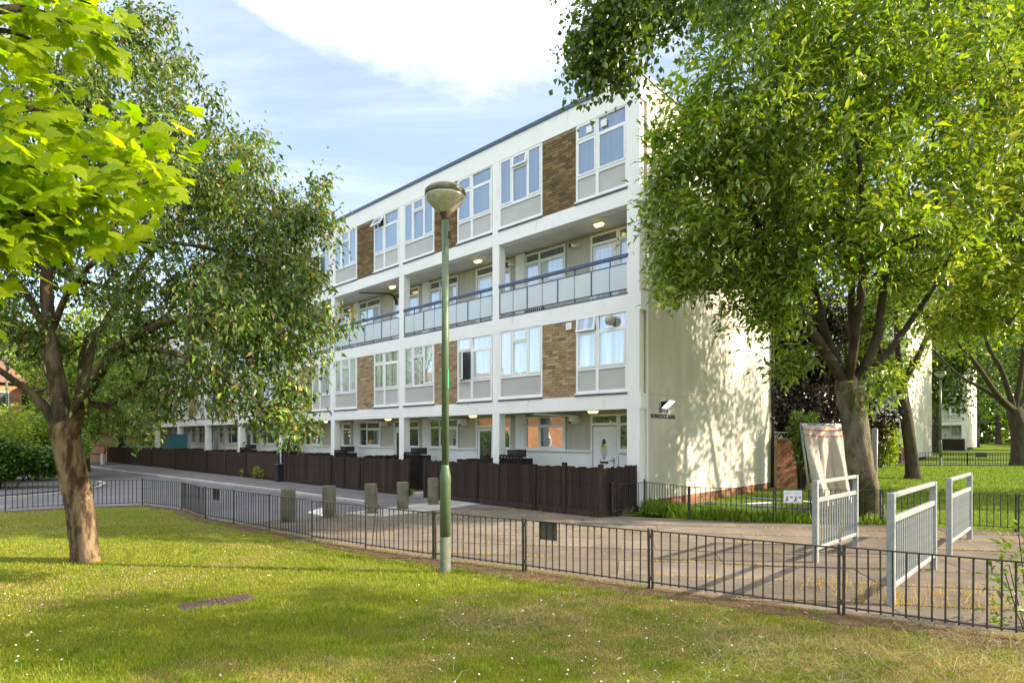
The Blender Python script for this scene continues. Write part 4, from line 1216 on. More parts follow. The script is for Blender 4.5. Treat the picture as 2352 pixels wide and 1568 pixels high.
# ------------------------------------------------------------------ far left: road barrier and brick house
rbp = gp(236,1068,-.07)
rb_ = thing('road_barrier', 'red and white swing barrier closing the end of the road', 'barrier', (*rbp,-.07), R(168))
q = MB(); q.cbox(-.09,.09,-.09,.09,0,.75,.01); q.build('post', M['sign_white'], rb_)
for x0,x1,mm in ((.1,1.35,'red'),(1.36,2.3,'sign_white'),(2.31,3.2,'red')):
    q = MB(); q.tube([(x0,0,.72),(x1,0,.72)],.05,8); q.tube([(x0,0,1.28),(x1,0,1.28)],.05,8); q.build('rail', M[mm], rb_)
q = MB(); q.tube([(.1,0,.72),(-.12,0,.76),(-.2,0,1.0),(-.12,0,1.24),(.1,0,1.28)],.05,8); q.build('end_loop', M['red'], rb_)
def brick_house(label, loc, rz, W, Dp, H):
    h = thing('brick_house', label, 'house', loc, rz)
    q = MB(); q.box(-W/2,W/2,.03,Dp,-.2,H); wall = q.build('wall', surf('house_mortar', (.42,.24,.14), (.34,.19,.11), 3, .9), h)
    q = MB(); tt = []; rg = random.Random(int(W*10))
    nr = int(H/.15)
    for r_ in range(nr):
        x = -W/2-(.22 if r_%2 else 0)
        while x < W/2:
            a0,e0 = max(-W/2,x), min(W/2,x+.44)
            if e0-a0 > .06: q.box(a0+.008,e0-.008,rg.uniform(0,.01),.04,r_*.15+.008,(r_+1)*.15-.006); tt += [rg.random()]*8
            x += .44
    me = q.mesh('bricks', M['brick_orange']); ca = me.color_attributes.new('tint','FLOAT_COLOR','POINT'); ca.data.foreach_set('color', [c for v in tt for c in (v,v,v,1)])
    tag(put('bricks', me, wall), kind='stuff')
    q = MB(); q.add([(-W/2-.3,-.4,H),(W/2+.3,-.4,H),(W/2+.3,Dp+.4,H),(-W/2-.3,Dp+.4,H),(-W/2-.3,Dp/2,H+Dp*.36),(W/2+.3,Dp/2,H+Dp*.36)],[(0,1,5,4),(2,3,4,5),(1,2,5),(3,0,4),(3,2,1,0)]); roof = q.build('roof', M['tile'], h)
    q = MB(); q.box(W*.2,W*.2+.8,Dp*.4,Dp*.6,H+.4,H+Dp*.36+1.0); q.build('chimney', M['brick_orange'], roof)
    n = int(W/2.6)
    for s in range(2):
        for i in range(n):
            x = -W/2+W*(i+.5)/n-.6
            fm = cached(CA, 'housewin', lambda: frame_mesh(1.2,1.25,[(.57,.63,.055,1.19),(.055,.57,.85,.9)]))
            w_ = put('window', fm, h, (x,-.035,.95+s*2.6)); add_pane(w_,.055,.055,.515,.795,'pane_dark'); add_pane(w_,.63,.055,.515,1.135,'pane_dark'); add_pane(w_,.055,.9,.515,.29,'pane_dark')
    return h
brick_house('orange brick house at the end of the road, half hidden by the tree', (-31,46,0), R(8), 12, 7, 5.3)
brick_house('orange brick house across the road on the far left', (-37,16,0), R(82), 14, 7, 5.4)
brick_house('second orange brick house across the road, beyond the bushes', (-36,34,0), R(72), 14, 7, 5.4)
gw = thing('yard_wall', 'pale yellow brick yard wall behind the road barrier', 'wall', (-29.5,41.5,-.1), R(10))
q = MB(); q.cbox(-4,4,0,.22,0,1.9,.02); q.build('wall', surf('yard_brick', (.46,.35,.22), (.38,.28,.17), 3, .9, .3, 20), gw)
q = MB(); q.cbox(-4.05,4.05,-.04,.26,1.902,1.97,.02); q.build('coping', M['concrete'], gw)

# ------------------------------------------------------------------ trees
def catmull(pts, n=6):
    P = [np.array(p, float) for p in pts]
    if len(P) < 3: return [P[0]+(P[-1]-P[0])*i/n for i in range(n+1)]
    out = []
    Q = [2*P[0]-P[1]] + P + [2*P[-1]-P[-2]]
    for i in range(1, len(Q)-2):
        a, b, c, d = Q[i-1:i+3]
        for k in range(n):
            t = k/n
            out.append(.5*((2*b)+(-a+c)*t+(2*a-5*b+4*c-d)*t*t+(-a+3*b-3*c+d)*t**3))
    out.append(P[-1]); return out
def leaves_mesh(name, rg, pos, axis, length, width, cols, mat, fold=.25, curl=.25, roll=1.0):
    """kite shaped leaves, folded along the midrib"""
    n = len(pos)
    a = axis/np.linalg.norm(axis, axis=1, keepdims=True)
    up = np.tile([0,0,1.0], (n,1)) + rg.normal(0, .55*roll, (n,3))
    s = np.cross(a, up); s /= np.linalg.norm(s, axis=1, keepdims=True)+1e-9
    nn = np.cross(s, a)
    L = length[:,None]; W = width[:,None]
    v0 = pos
    v1 = pos + a*L*.45 + s*W*.5 + nn*W*fold
    v3 = pos + a*L*.45 - s*W*.5 + nn*W*fold
    v2 = pos + a*L - nn*L*curl
    vm = pos + a*L*.5 - nn*L*curl*.1
    V = np.stack([v0,v1,v2,v3,vm], 1).reshape(-1,3)
    b = (np.arange(n)*5)[:,None]
    F = np.concatenate([b+[0,1,4], b+[1,2,4], b+[2,3,4], b+[3,0,4]], 1).reshape(-1,3)
    t = np.repeat(cols, 5, axis=0)
    return tri_mesh(name, V, F, mat, t, True)
def sample_ell(rg, ells, n, shell=.45):
    w = np.array([e[6] if len(e) > 6 else (e[3]*e[4]*e[5])**(2/3) for e in ells]); w = w/w.sum()
    idx = rg.choice(len(ells), n, p=w)
    E = np.array([e[:6] for e in ells], float)[idx]
    d = rg.normal(0,1,(n,3)); d /= np.linalg.norm(d,axis=1,keepdims=True)
    r = rg.random((n,1))**shell
    return E[:,:3] + d*r*E[:,3:6]
def pick_cols(rg, n, pal, jit=.25):
    p = np.array([c[:3] for c in pal], float); w = np.array([c[3] for c in pal], float); w /= w.sum()
    c = p[rg.choice(len(pal), n, p=w)]
    return np.clip(c*(1+rg.normal(0,jit,(n,1))), .004, .9)
def tree(name, label, cat, trunk, tr, limbs, ells, natt, per, leaf, wid, pal, seed, bark, leafmat, spread=.28, droop=.35, shell=.45, minr=.005,
         group=None, limb_r=None, knobs=.0, sag=.1, zmin=None, tipflowers=None, step=.45, sides=5, zfloor=.25, hang=0.0, limb_bark=None):
    rg = np.random.default_rng(seed)
    base = trunk[0]
    t = thing(name, label, cat, tuple(base), 0, group)
    N, par, rad = [], [], []
    tp = catmull(trunk, 7)
    for i, p in enumerate(tp):
        N.append(p); par.append(i-1); rad.append(tr[0]+(tr[1]-tr[0])*i/(len(tp)-1))
    chains = [list(range(len(tp)))]
    ntr = len(N)
    for li, lb in enumerate(limbs):
        lp_ = catmull(lb, 7)
        A = np.array(N[:ntr]); j = int(np.argmin(((A-lp_[0])**2).sum(1)))
        ch = [j]; r0 = (limb_r[li] if limb_r else tr[1]*.75)
        prev = j
        for k, p in enumerate(lp_[1:] if np.linalg.norm(lp_[0]-N[j]) < .25 else lp_):
            N.append(p); par.append(prev); prev = len(N)-1; ch.append(prev); rad.append(max(minr*1.5, r0*(1-.78*k/len(lp_))))
        chains.append(ch)
    fixed = len(N)
    att = sample_ell(rg, ells, natt, shell)
    if zmin is not None: att = att[att[:,2] > zmin(att)]
    root = np.array(trunk[-1])
    att = att[np.argsort(((att-root)**2).sum(1))]
    cap_ = fixed + len(att)*14
    arr = np.zeros((cap_,3)); arr[:fixed] = np.array(N)
    hd = np.zeros(cap_); 
    for i in range(fixed): hd[i] = 0 if par[i] < 0 else hd[par[i]] + np.linalg.norm(arr[i]-arr[par[i]])
    cnt = fixed
    tips = []
    start = max(0, int(ntr*.55))
    for p in att:
        dd = np.linalg.norm(arr[start:cnt]-p, axis=1) + hd[start:cnt]*.12
        j = int(np.argmin(dd))+start
        q = arr[j]; d = p-q; Ld = np.linalg.norm(d)
        if Ld < .04: continue
        m = max(1, min(9, int(Ld/step)+1))
        prev = j; ch = [j]
        pd = arr[j]-arr[par[j]] if par[j] >= 0 else np.array([0,0,1.0])
        pd = pd/(np.linalg.norm(pd)+1e-9)
        c1 = q + pd*Ld*.33
        c2 = p - d*.30 + np.array([0,0,sag*Ld])
        for k in range(1, m+1):
            u_ = k/m
            x = (1-u_)**3*q + 3*(1-u_)**2*u_*c1 + 3*(1-u_)*u_*u_*c2 + u_**3*p
            if k < m: x = x + rg.normal(0,.03*min(1,Ld),3)
            arr[cnt] = x; par.append(prev); rad.append(0); hd[cnt] = hd[prev]+Ld/m; prev = cnt; ch.append(cnt); cnt += 1
        tips.append((prev, p, ch)); chains.append(ch)
    wgt = np.zeros(cnt)
    for tpi,_,_ in tips: wgt[tpi] += 1
    for i in range(cnt-1, 0, -1):
        if par[i] >= 0: wgt[par[i]] += wgt[i]
    R_ = np.zeros(cnt)
    for i in range(cnt):
        R_[i] = rad[i] if i < fixed else minr*max(1,wgt[i])**.46
    for i in range(fixed, cnt): R_[i] = min(R_[i], R_[par[i]]*.85)
    bx = np.array(base)
    q = MB()
    # trunk with ribs and a flare
    n = 20; vs, fs = [], []
    ch = chains[0]
    for ii, i in enumerate(ch):
        tdir = arr[ch[min(ii+1,len(ch)-1)]]-arr[ch[max(ii-1,0)]]; tdir /= np.linalg.norm(tdir)
        e1 = np.cross(tdir,[0,1,0]); e1 /= np.linalg.norm(e1); e2 = np.cross(tdir,e1)
        z = arr[i][2]-bx[2]
        for k in range(n):
            a = 2*PI*k/n
            fl = 1+.24*math.exp(-z/.13)*(1+.7*math.sin(5*a+seed))
            rr_ = R_[i]*fl*(1+.05*math.sin(4*a+2.2*z+seed)+knobs*math.sin(7*a+6*z)*math.sin(3*z+a)+rg.normal(0,.012))
            vs.append(arr[i]-bx+(e1*math.cos(a)+e2*math.sin(a))*rr_)
    for i in range(len(ch)-1):
        for k in range(n): l=(k+1)%n; fs.append((i*n+k,i*n+l,(i+1)*n+l,(i+1)*n+k))
    e = len(ch)-1
    tdir = arr[ch[-1]]-arr[ch[-2]]; tdir /= np.linalg.norm(tdir)
    for u_, sc in ((.45,.80),(.75,.45)):
        for k in range(n): vs.append(Vector(arr[ch[-1]]-bx+tdir*R_[ch[-1]]*u_)+(Vector(vs[e*n+k])-Vector(arr[ch[-1]]-bx))*sc)
    for i in (e, e+1):
        for k in range(n): l=(k+1)%n; fs.append((i*n+k,i*n+l,(i+1)*n+l,(i+1)*n+k))
    fs.append(tuple((e+2)*n+k for k in range(n)))
    q.add(vs, fs, True)
    tm = q.build('trunk', M[bark], t)
    q = MB(); q2 = MB()
    nl = len(limbs)
    for ci, ch in enumerate(chains[1:]):
        pts = [arr[i]-bx for i in ch]
        rs_ = [R_[i] for i in ch]; rs_[0] = min(rs_[0], rs_[1]*1.35)
        if ci < nl: q.tube(pts, rs_, 10 if rs_[1] > .05 else 7, False)
        elif len(pts) > 1: q2.tube(pts, rs_, sides if rs_[1] > .02 else 4 if rs_[1] > .01 else 3, False)
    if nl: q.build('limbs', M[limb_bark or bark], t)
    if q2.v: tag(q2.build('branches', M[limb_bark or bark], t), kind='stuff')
    # leaves along the last part of every twig
    PP, AA = [], []
    for tpi, p, ch in tips:
        back = arr[ch[-2]] if len(ch) > 1 else p
        d = p-back; dn = d/(np.linalg.norm(d)+1e-9)
        m = max(2, int(per*rg.uniform(.55,1.45)))
        s = rg.random((m,1))
        pos = p - d*np.minimum(1.0, s*1.1) + rg.normal(0, spread, (m,3))*(.45+.55*rg.random((m,1)))
        pos[:,2] -= hang*rg.random(m)
        out = pos-p
        ax = dn*.6 + out/(np.linalg.norm(out,axis=1,keepdims=True)+1e-9)*.5 + rg.normal(0,.55,(m,3)); ax[:,2] -= droop
        PP.append(pos); AA.append(ax)
    PP = np.concatenate(PP); AA = np.concatenate(AA)
    ok = PP[:,2] > bx[2]+zfloor
    PP, AA = PP[ok], AA[ok]
    n = len(PP)
    ln = leaf*rg.uniform(.45,1.35,n); wd = ln*wid*rg.uniform(.8,1.2,n)
    cols = pick_cols(rg, n, pal)
    # each bough has a tone of its own
    ph = np.sin(PP[:,0]*1.7+seed)+np.sin(PP[:,2]*2.1+1.3*seed)+np.sin(PP[:,1]*1.9)
    cols *= (1+.07*ph)[:,None]
    me = leaves_mesh('crown', rg, PP-bx, AA, ln, wd, cols, M[leafmat])
    put('crown', me, t)
    if tipflowers:
        m = int(n*tipflowers[1]); k = rg.choice(n, m, replace=False)
        me = leaves_mesh('seed_clusters', rg, PP[k]-bx+rg.normal(0,.03,(m,3)), rg.normal(0,1,(m,3)), np.full(m, leaf*.42), np.full(m, leaf*.30), pick_cols(rg, m, [(*tipflowers[0],1)]), M[leafmat])
        tag(put('seed_clusters', me, t), kind='stuff')
    return t

def EL(x, y, Y, rx, ry, rd=None, w=None):
    c = at(x, y, Y); k = Y/FPX
    e = (c.x, c.y, c.z, rx*k, rd if rd else (rx+ry)/2*k, ry*k)
    return e + ((w,) if w else ())
def A3(x, y, Y): v_ = at(x,y,Y); return (v_.x, v_.y, v_.z)

GREEN_R = [(.14,.235,.020,4),(.18,.28,.022,4),(.10,.185,.018,3),(.26,.33,.03,2.2),(.27,.31,.10,.6)]
GREEN_L = [(.070,.130,.020,4),(.10,.170,.022,4),(.18,.24,.030,2.2),(.28,.20,.06,.5),(.05,.095,.016,2)]
GREEN_D = [(.065,.125,.017,3),(.09,.16,.02,3),(.12,.195,.022,1)]
GREEN_B = [(.20,.30,.018,3),(.27,.34,.022,3),(.14,.23,.016,2),(.33,.35,.03,1.2)]

# the leaning tree on the left of the lawn
Yl = 7.95
g0 = gp(200,1288)
trunkL = [(g0[0],g0[1],-.05), A3(182,1160,8.1), A3(160,1050,8.05), A3(148,985,8.0)]
limbsL = [[A3(152,1010,8.0), A3(135,900,8.0), A3(118,780,8.1), A3(108,620,8.2), A3(150,400,8.4), A3(200,220,8.5)],
          [A3(150,1010,8.0), A3(95,925,7.9), A3(20,865,7.7), A3(-120,770,7.4)],
          [A3(158,1020,8.0), A3(185,925,7.9), A3(245,830,7.6), A3(300,780,7.4), A3(420,730,7.0), A3(560,760,6.7)],
          [A3(125,850,8.0), A3(85,720,8.2), A3(30,630,8.4), A3(-60,520,8.6)],
          [A3(155,1015,8.05), A3(195,900,8.3), A3(212,800,8.5), A3(300,650,9.0), A3(430,480,9.4), A3(560,390,9.4)],
          [A3(118,760,8.1), A3(170,650,7.9), A3(280,560,7.6), A3(420,560,7.3), A3(600,600,7.1), A3(700,640,7.0)],
          [A3(156,1000,8.05), A3(180,900,8.3), A3(200,780,8.9), A3(280,730,9.6), A3(420,700,10.2)],
          [A3(240,830,7.6), A3(330,800,7.3), A3(450,830,6.9), A3(560,900,6.7), A3(640,970,6.6)]]
ellsL = [EL(180,230,8.6,230,190,2.0), EL(330,300,8.4,210,200,2.2), EL(480,420,8.4,190,150,1.9), EL(590,520,8.0,190,165,1.9), EL(630,680,7.5,150,150,1.6), EL(600,800,7.1,175,130,1.3), EL(700,700,7.2,75,150,.9), EL(640,960,6.7,80,60,.5),
         EL(420,640,8.2,220,150,2.0), EL(120,520,8.6,210,190,1.9), EL(-60,500,8.5,180,260,2.0), EL(660,900,6.9,90,90,.6), EL(400,880,7.6,190,90,1.0), EL(690,520,7.8,80,75,.8), EL(730,420,7.9,55,26,.4,.04), EL(300,80,8.6,130,90,.9), EL(420,150,8.6,40,40,.4,.04), EL(70,760,8.6,140,90,1.2), EL(540,920,7.0,110,60,.7), EL(300,960,8.6,90,60,.8), EL(330,760,7.4,130,80,.8), EL(800,725,7.0,35,16,.2,.015), EL(560,300,8.4,60,40,.5,.04), EL(640,345,8.2,50,24,.4,.02)]
tree('broadleaf_tree', 'leaning dark leaved tree with orange tinged tips on the left of the lawn', 'tree', trunkL, (.150,.185), limbsL, ellsL, 1350, 50, .088, .42, GREEN_L, 11, 'bark', 'leaf_left', limb_bark='bark_limb_shaded',
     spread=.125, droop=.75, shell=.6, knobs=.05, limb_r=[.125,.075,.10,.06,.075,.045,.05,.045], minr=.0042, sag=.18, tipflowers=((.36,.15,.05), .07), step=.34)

# the big many stemmed tree on the right, in front of the end wall
g0 = gp(2003,1183)
trunkR = [(g0[0],g0[1],-.05), A3(1978,1080,11.75), A3(1962,960,11.85), A3(1945,880,11.9)]
limbsR = [[A3(1945,880,11.9), A3(1890,800,11.5), A3(1830,700,11.1), A3(1760,560,10.7), A3(1700,420,10.4)],
          [A3(1945,880,11.9), A3(1905,790,11.9), A3(1880,700,11.9), A3(1850,540,11.9), A3(1820,300,11.9)],
          [A3(1950,890,11.9), A3(1960,800,12.1), A3(1955,700,12.4), A3(1960,500,12.6), A3(1930,200,12.8)],
          [A3(1955,900,11.9), A3(2010,790,11.8), A3(2025,700,11.7), A3(2050,500,11.6), A3(2080,250,11.5)],
          [A3(1950,900,11.9), A3(2030,820,12.2), A3(2090,740,12.4), A3(2180,600,12.6), A3(2260,420,12.8)],
          [A3(1948,890,11.9), A3(1965,770,11.2), A3(1980,640,10.6), A3(1980,450,10.0), A3(1960,250,9.6)]]
ellsR = [EL(1810,120,10.6,250,260,2.4), EL(1680,330,10.6,215,210,2.2), EL(1660,510,10.7,180,150,1.9), EL(1690,640,10.8,180,70,1.2), EL(1540,620,10.9,60,90,.8), EL(1880,500,10.6,230,190,2.4), EL(2000,300,11.2,280,280,2.8),
         EL(2080,540,11.6,200,150,2.0), EL(1770,720,11.2,90,50,.8), EL(2020,880,11.2,70,45,.45), EL(1590,300,10.6,90,110,1.0), EL(1850,-120,10.8,330,160,2.5), EL(2120,60,11.5,250,200,2.4), EL(1515,460,10.8,60,120,.9), EL(1810,830,11.9,60,50,.6), EL(1660,745,10.8,70,25,.4,.03)]
tree('broadleaf_tree', 'big bright green many stemmed tree in front of the cream end wall', 'tree', trunkR, (.265,.225), limbsR, ellsR, 1750, 40, .160, .38, GREEN_R, 23, 'bark_grey', 'leaf', limb_bark='bark_dark',  # dark bark on limbs and branches stands in for shade under the crown
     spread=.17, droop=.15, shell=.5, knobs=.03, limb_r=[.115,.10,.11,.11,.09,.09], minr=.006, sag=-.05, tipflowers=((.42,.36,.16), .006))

# light green tree whose trunk stands outside the frame on the right
trunkS = [(15.6,13.6,-.05), (15.5,13.6,1.5), (15.2,13.7,3.0)]
limbsS = [[(15.2,13.7,3.0), A3(2400,620,13.4), A3(2310,430,13.2), A3(2260,260,13)], [(15.2,13.7,3.0), (15.6,14,5.5), (15.8,14.2,9)], [(15.2,13.7,3.0), A3(2420,700,12.8), A3(2290,650,12.5)]]
ellsS = [EL(2270,330,12.8,170,230,2.2), EL(2290,610,12.6,130,120,1.6), EL(2420,300,13.4,200,300,3.0), EL(2230,560,12.9,90,120,1.3), EL(2300,90,13,150,130,2.1), EL(2500,560,13,130,150,2.2), EL(2210,740,13.4,110,60,.9), EL(2420,30,13.6,150,130,2.4), EL(2600,330,14,170,260,2.6)]
tree('broadleaf_tree', 'yellow green tree with pale blossom at the right edge', 'tree', trunkS, (.24,.2), limbsS, ellsS, 900, 40, .18, .40, GREEN_B, 37, 'bark_grey', 'leaf', spread=.26, droop=.1, shell=.5, minr=.006, tipflowers=((.50,.38,.20), .03))

# tree behind the camera's right shoulder: its boughs hang into the top of the frame
trunkO = [(8.2,-1.2,-.05), (8.1,-1.1,2.2), (7.9,-.8,4.2)]
limbsO = [[(7.9,-.8,4.2), (6.2,1.6,6.2), (4.2,4.2,7.0), A3(1640,-60,6.6), A3(1430,30,6.3)], [(7.9,-.8,4.2), (9.2,1.8,6.6), (7.5,5.0,8.2)], [(7.9,-.8,4.2), (9.4,-3.4,7.4)], [(7.9,-.8,4.2), (7.0,-2.4,7.8)]]
ellsO = [EL(1400,40,6.2,95,70,.6,.15), EL(1360,125,6.2,42,40,.4,.09), EL(1440,150,6.3,22,36,.3,.03), EL(1520,0,6.4,70,42,.6,.07), EL(1800,-110,6.6,260,60,1.0,.22), EL(2150,-105,6.6,220,70,1.0,.18), EL(1680,0,6.5,60,40,.5,.04),
         (8.2,.4,7.2,3.0,2.4,1.9,.7), (10.5,-2.0,7.0,2.6,2.2,1.8,.35), (9.8,4.2,5.6,2.8,1.5,2.1,1.1)]
tree('lime_tree', 'dark round leaved tree boughs hanging into the top of the view', 'tree', trunkO, (.3,.24), limbsO, ellsO, 1000, 46, .062, .85, GREEN_D, 53, 'bark_dark', 'leaf', spread=.17, droop=.6, shell=.55, minr=.004, sag=.15, hang=.15)

# trees beyond
def simple_tree(name, label, x, y, H, r, seed, pal, leaf=.28, natt=260, per=34, bark='bark_dark', tr=.3, lean=(0,0), low=.35, group='trees beyond the lawns', wid=.5, mat='leaf', sq=1.0):
    z = rise(x,y)
    rg = np.random.default_rng(seed)
    tk = [(x,y,z-.05),(x+lean[0]*.4,y+lean[1]*.4,z+H*.18),(x+lean[0],y+lean[1],z+H*.38)]
    el = []
    for i in range(7):
        a = rg.uniform(0,2*PI); d = r*rg.uniform(.15,.62)
        zz = z+H*(low+(.92-low)*rg.random())
        el.append((x+lean[0]+d*math.cos(a), y+lean[1]+d*math.sin(a), zz, r*rg.uniform(.42,.62), r*rg.uniform(.42,.62), H*rg.uniform(.13,.22)*sq))
    lim = []
    for i in range(4):
        a = rg.uniform(0,2*PI); lim.append([tk[-1], (tk[-1][0]+r*.25*math.cos(a), tk[-1][1]+r*.25*math.sin(a), z+H*.55), (tk[-1][0]+r*.5*math.cos(a), tk[-1][1]+r*.5*math.sin(a), z+H*.8)])
    return tree(name, label, 'tree', tk, (tr,tr*.75), lim, el, natt, per, leaf, wid, pal, seed, bark, mat, spread=leaf*1.6, droop=.3, shell=.5, minr=.012, group=group, step=1.0, sides=4)
simple_tree('broadleaf_tree', 'tall tree outside the frame on the right whose shade falls on the end wall', 20.5, 16.2, 12.0, 4.4, 59, GREEN_R, .2, 330, 34, bark='bark_grey', tr=.32, low=.3)
PURP = [(.012,.007,.007,3),(.018,.010,.009,2),(.016,.013,.008,1)]
simple_tree('copper_beech', 'dark purple leaved tree behind the brick wall', 12.2, 24.3, 7.4, 3.0, 61, PURP, .17, 560, 60, low=.14, tr=.25, lean=(.2,.2))
simple_tree('broadleaf_tree', 'slim dark trunk standing in the back lawn behind the barriers', 15.75, 23.1, 9.5, 3.0, 67, GREEN_R, .18, 360, 34, tr=.25, lean=(-.35,.2), low=.46)
simple_tree('broadleaf_tree', 'green tree filling the gap above the brick wall', 11.5, 27.5, 12, 4.2, 71, GREEN_R, .22, 460, 40, low=.42)
tk = (27.2,31.4)
zz = rise(*tk)
tree('broadleaf_tree', 'wide tree with long arching boughs, trunk at the right edge beyond the back lawn', 'tree', [(27.2,31.4,zz-.05),(27.1,31.4,zz+1.5),(26.8,31.4,zz+2.9)], (.48,.36),
     [[(26.8,31.4,zz+2.9), A3(2290,905,30.6), A3(2230,820,30), A3(2160,750,29.5)], [(26.8,31.4,zz+2.9), A3(2300,850,31), A3(2265,780,31), A3(2250,640,31)], [(26.8,31.4,zz+2.9), A3(2350,800,31), A3(2330,600,31)], [(27,31.4,zz+2.6), A3(2270,900,32), A3(2200,860,32.5), A3(2140,800,33)], [(26.8,31.4,zz+2.9),(29,31,zz+6),(31,31,zz+9)]],
     [EL(2190,720,29.5,130,90,2.6), EL(2270,640,31,130,120,3), EL(2180,560,31,160,120,3), EL(2340,700,30,110,90,2.6), EL(2400,500,31,200,200,4)], 420, 42, .22, .5, GREEN_B, 73, 'bark_dark', 'leaf', spread=.34, droop=.25, minr=.012, limb_r=[.17,.15,.15,.13,.15], step=.9)
far = [(31,44,10,4.2,GREEN_D,.30),(36,50,13,5,GREEN_D,.34),(29.5,58,14,5.5,GREEN_R,.36),(40,60,15,6,GREEN_D,.4),(46,48,14,5.5,GREEN_R,.4),(38,40,11,4.5,GREEN_D,.3),(52,66,17,7,GREEN_D,.45),(60,54,16,6.5,GREEN_D,.45),(44,80,18,8,GREEN_D,.5),(66,80,19,8,GREEN_R,.5),(34,36.5,9,3.6,GREEN_D,.26)]
flab = ['dark tree hanging low in front of the farthest block','dark tree right of the farthest block','mid green tree behind the farthest block','tall dark tree in the far trees on the right','mid green tree at the right edge of the far trees','dark tree on the far lawn with a short bare trunk','tall dark tree in the back row of the far trees','dark tree at the far right end of the back row','broad dark tree closing the far view','mid green broad tree closing the far view at the right','dark tree just behind the arching boughs at the right edge']
for i, ((x,y,H,r,pal,lf), lab) in enumerate(zip(far, flab)):
    simple_tree('broadleaf_tree', lab, x, y, H, r, 100+i, pal, lf, 220, 32, low=.28 if i not in (5,) else .4, tr=.32)
# left side: trees and bushes across the road
leftt = [(-27,23,9.5,4.2,GREEN_R,.22),(-22.5,31,9,3.8,GREEN_B,.22),(-34,27,12,5,GREEN_R,.3),(-26.5,40,10.5,4.2,GREEN_R,.26),(-19.8,26.5,6.6,2.9,GREEN_R,.18),(-40,44,13,5.5,GREEN_D,.34),(-21,52,12,5,GREEN_R,.34),(-36,52,14,6,GREEN_B,.36),(-27,62,15,6,GREEN_R,.4)]
llab = ['green tree behind the bushes at the left edge','light green tree beyond the road corner on the left','tall green tree at the far left behind the bushes','green tree beside the orange brick house','small green tree over the ivy bank on the left','dark tall tree in the back row on the far left','green tree rising behind the far end of the flats','light green tall tree behind the orange brick house','tall green tree in the gap at the end of the road']
for i, ((x,y,H,r,pal,lf), lab) in enumerate(zip(leftt, llab)):
    simple_tree('broadleaf_tree', lab, x, y, H, r, 130+i, pal, lf, 300, 34, low=.22, tr=.24, group='trees across the road on the left')
def bush(name, label, cx, cy, rx, ry, H, seed, pal, leaf=.1, n=9000, wid=.6, mat='leaf', group=None, z=0, lumps=9):
    rg = np.random.default_rng(seed)
    t = thing(name, label, 'bush', (cx,cy,z), 0, group)
    el = [(rg.uniform(-.65,.65)*rx, rg.uniform(-.65,.65)*ry, H*rg.uniform(.25,.72), rx*rg.uniform(.3,.5), ry*rg.uniform(.3,.5), H*rg.uniform(.2,.34)) for _ in range(lumps)]
    p = sample_ell(rg, el, n, .22); p = p[p[:,2] > .03]; m = len(p)
    ax = p*[1,1,.6]; ax = ax/(np.linalg.norm(ax,axis=1,keepdims=True)+1e-6)+rg.normal(0,.5,(m,3)); ax[:,2] -= .25
    ln = leaf*rg.uniform(.6,1.3,m)
    put('foliage', leaves_mesh('foliage', rg, p, ax, ln, ln*wid, pick_cols(rg, m, pal), M[mat]), t)
    q = MB()
    sr = min(1, H/2.2)
    for e in el: q.tube([(e[0]*.3,e[1]*.3,-.05),(e[0]*.6,e[1]*.6,e[2]*.5),(e[0],e[1],e[2]+e[5]*.6)],[.03*sr*sr,.02*sr*sr,.008*sr],5,False)
    q.build('stems', M['bark_dark'], t)
    return t
IVY = [(.035,.085,.012,3),(.055,.125,.014,3),(.10,.18,.02,1.2)]
bush('ivy_bank', 'glossy dark ivy bank beside the road corner', -17.6, 20.3, 2.3, 1.3, 1.9, 201, IVY, .13, 15000, .8)
bush('bush', 'broad green bush at the left edge above the ivy', -20.8, 21.6, 2.8, 1.8, 5.0, 202, GREEN_B, .12, 14000, .5)
bush('bush', 'green bush above the ivy bank, behind the left edge of the leaning trunk', -19.3, 23.6, 2.0, 1.8, 2.7, 203, GREEN_R, .12, 12000, .5)
bush('bush', 'green bush beside the red and white barrier', -31.5, 35.5, 1.8, 1.8, 2.6, 204, GREEN_R, .14, 8000, .5)
bush('ivy_bank', 'dark ivy bank at the far left by the yellow road line', -22.5, 18.6, 2.6, 1.6, 2.4, 205, IVY, .13, 12000, .8)
# climber by the downpipe, elder bush by the far gate, shoots at the right edge
cw = loc2w(.75, 8.0)
bush('climber', 'green climber spilling over the brick wall by the downpipe', cw[0]+.12, cw[1]-.25, .55, .4, 2.7, 206, GREEN_D, .12, 3000, .4, lumps=11)
bush('bush', 'bright green shrub in front of the pale far end wall', 18.6, 30.0, 1.15, .9, 2.5, 207, GREEN_B, .16, 4200, .4, z=rise(18.6,30))
sx = gp(2348,1480)
bush('shrub', 'leafy shoots poking through the railing at the right edge', 4.62, 5.2, .42, .35, 1.05, 208, [(.16,.27,.02,3),(.22,.32,.03,2),(.10,.18,.02,1)], .075, 420, .45, lumps=8)
# weeds along the fence foot
for i, (x, y, H, lab) in enumerate(((677,1107,.42,'bright weed at the foot of the fence right of the dustbin'),(592,1101,.55,'tall weed clump at the fence foot, middle one under the tree'),(562,1095,.42,'weed clump at the fence foot, leftmost of the group'),(607,1098,.5,'weed clump at the fence foot beside the tall one'))):
    p = gp(x, y); bush('weed', lab, p[0], p[1], .22, .2, H, 220+i, GREEN_B, .10, 170, .3, group='weeds at the fence foot', lumps=5)
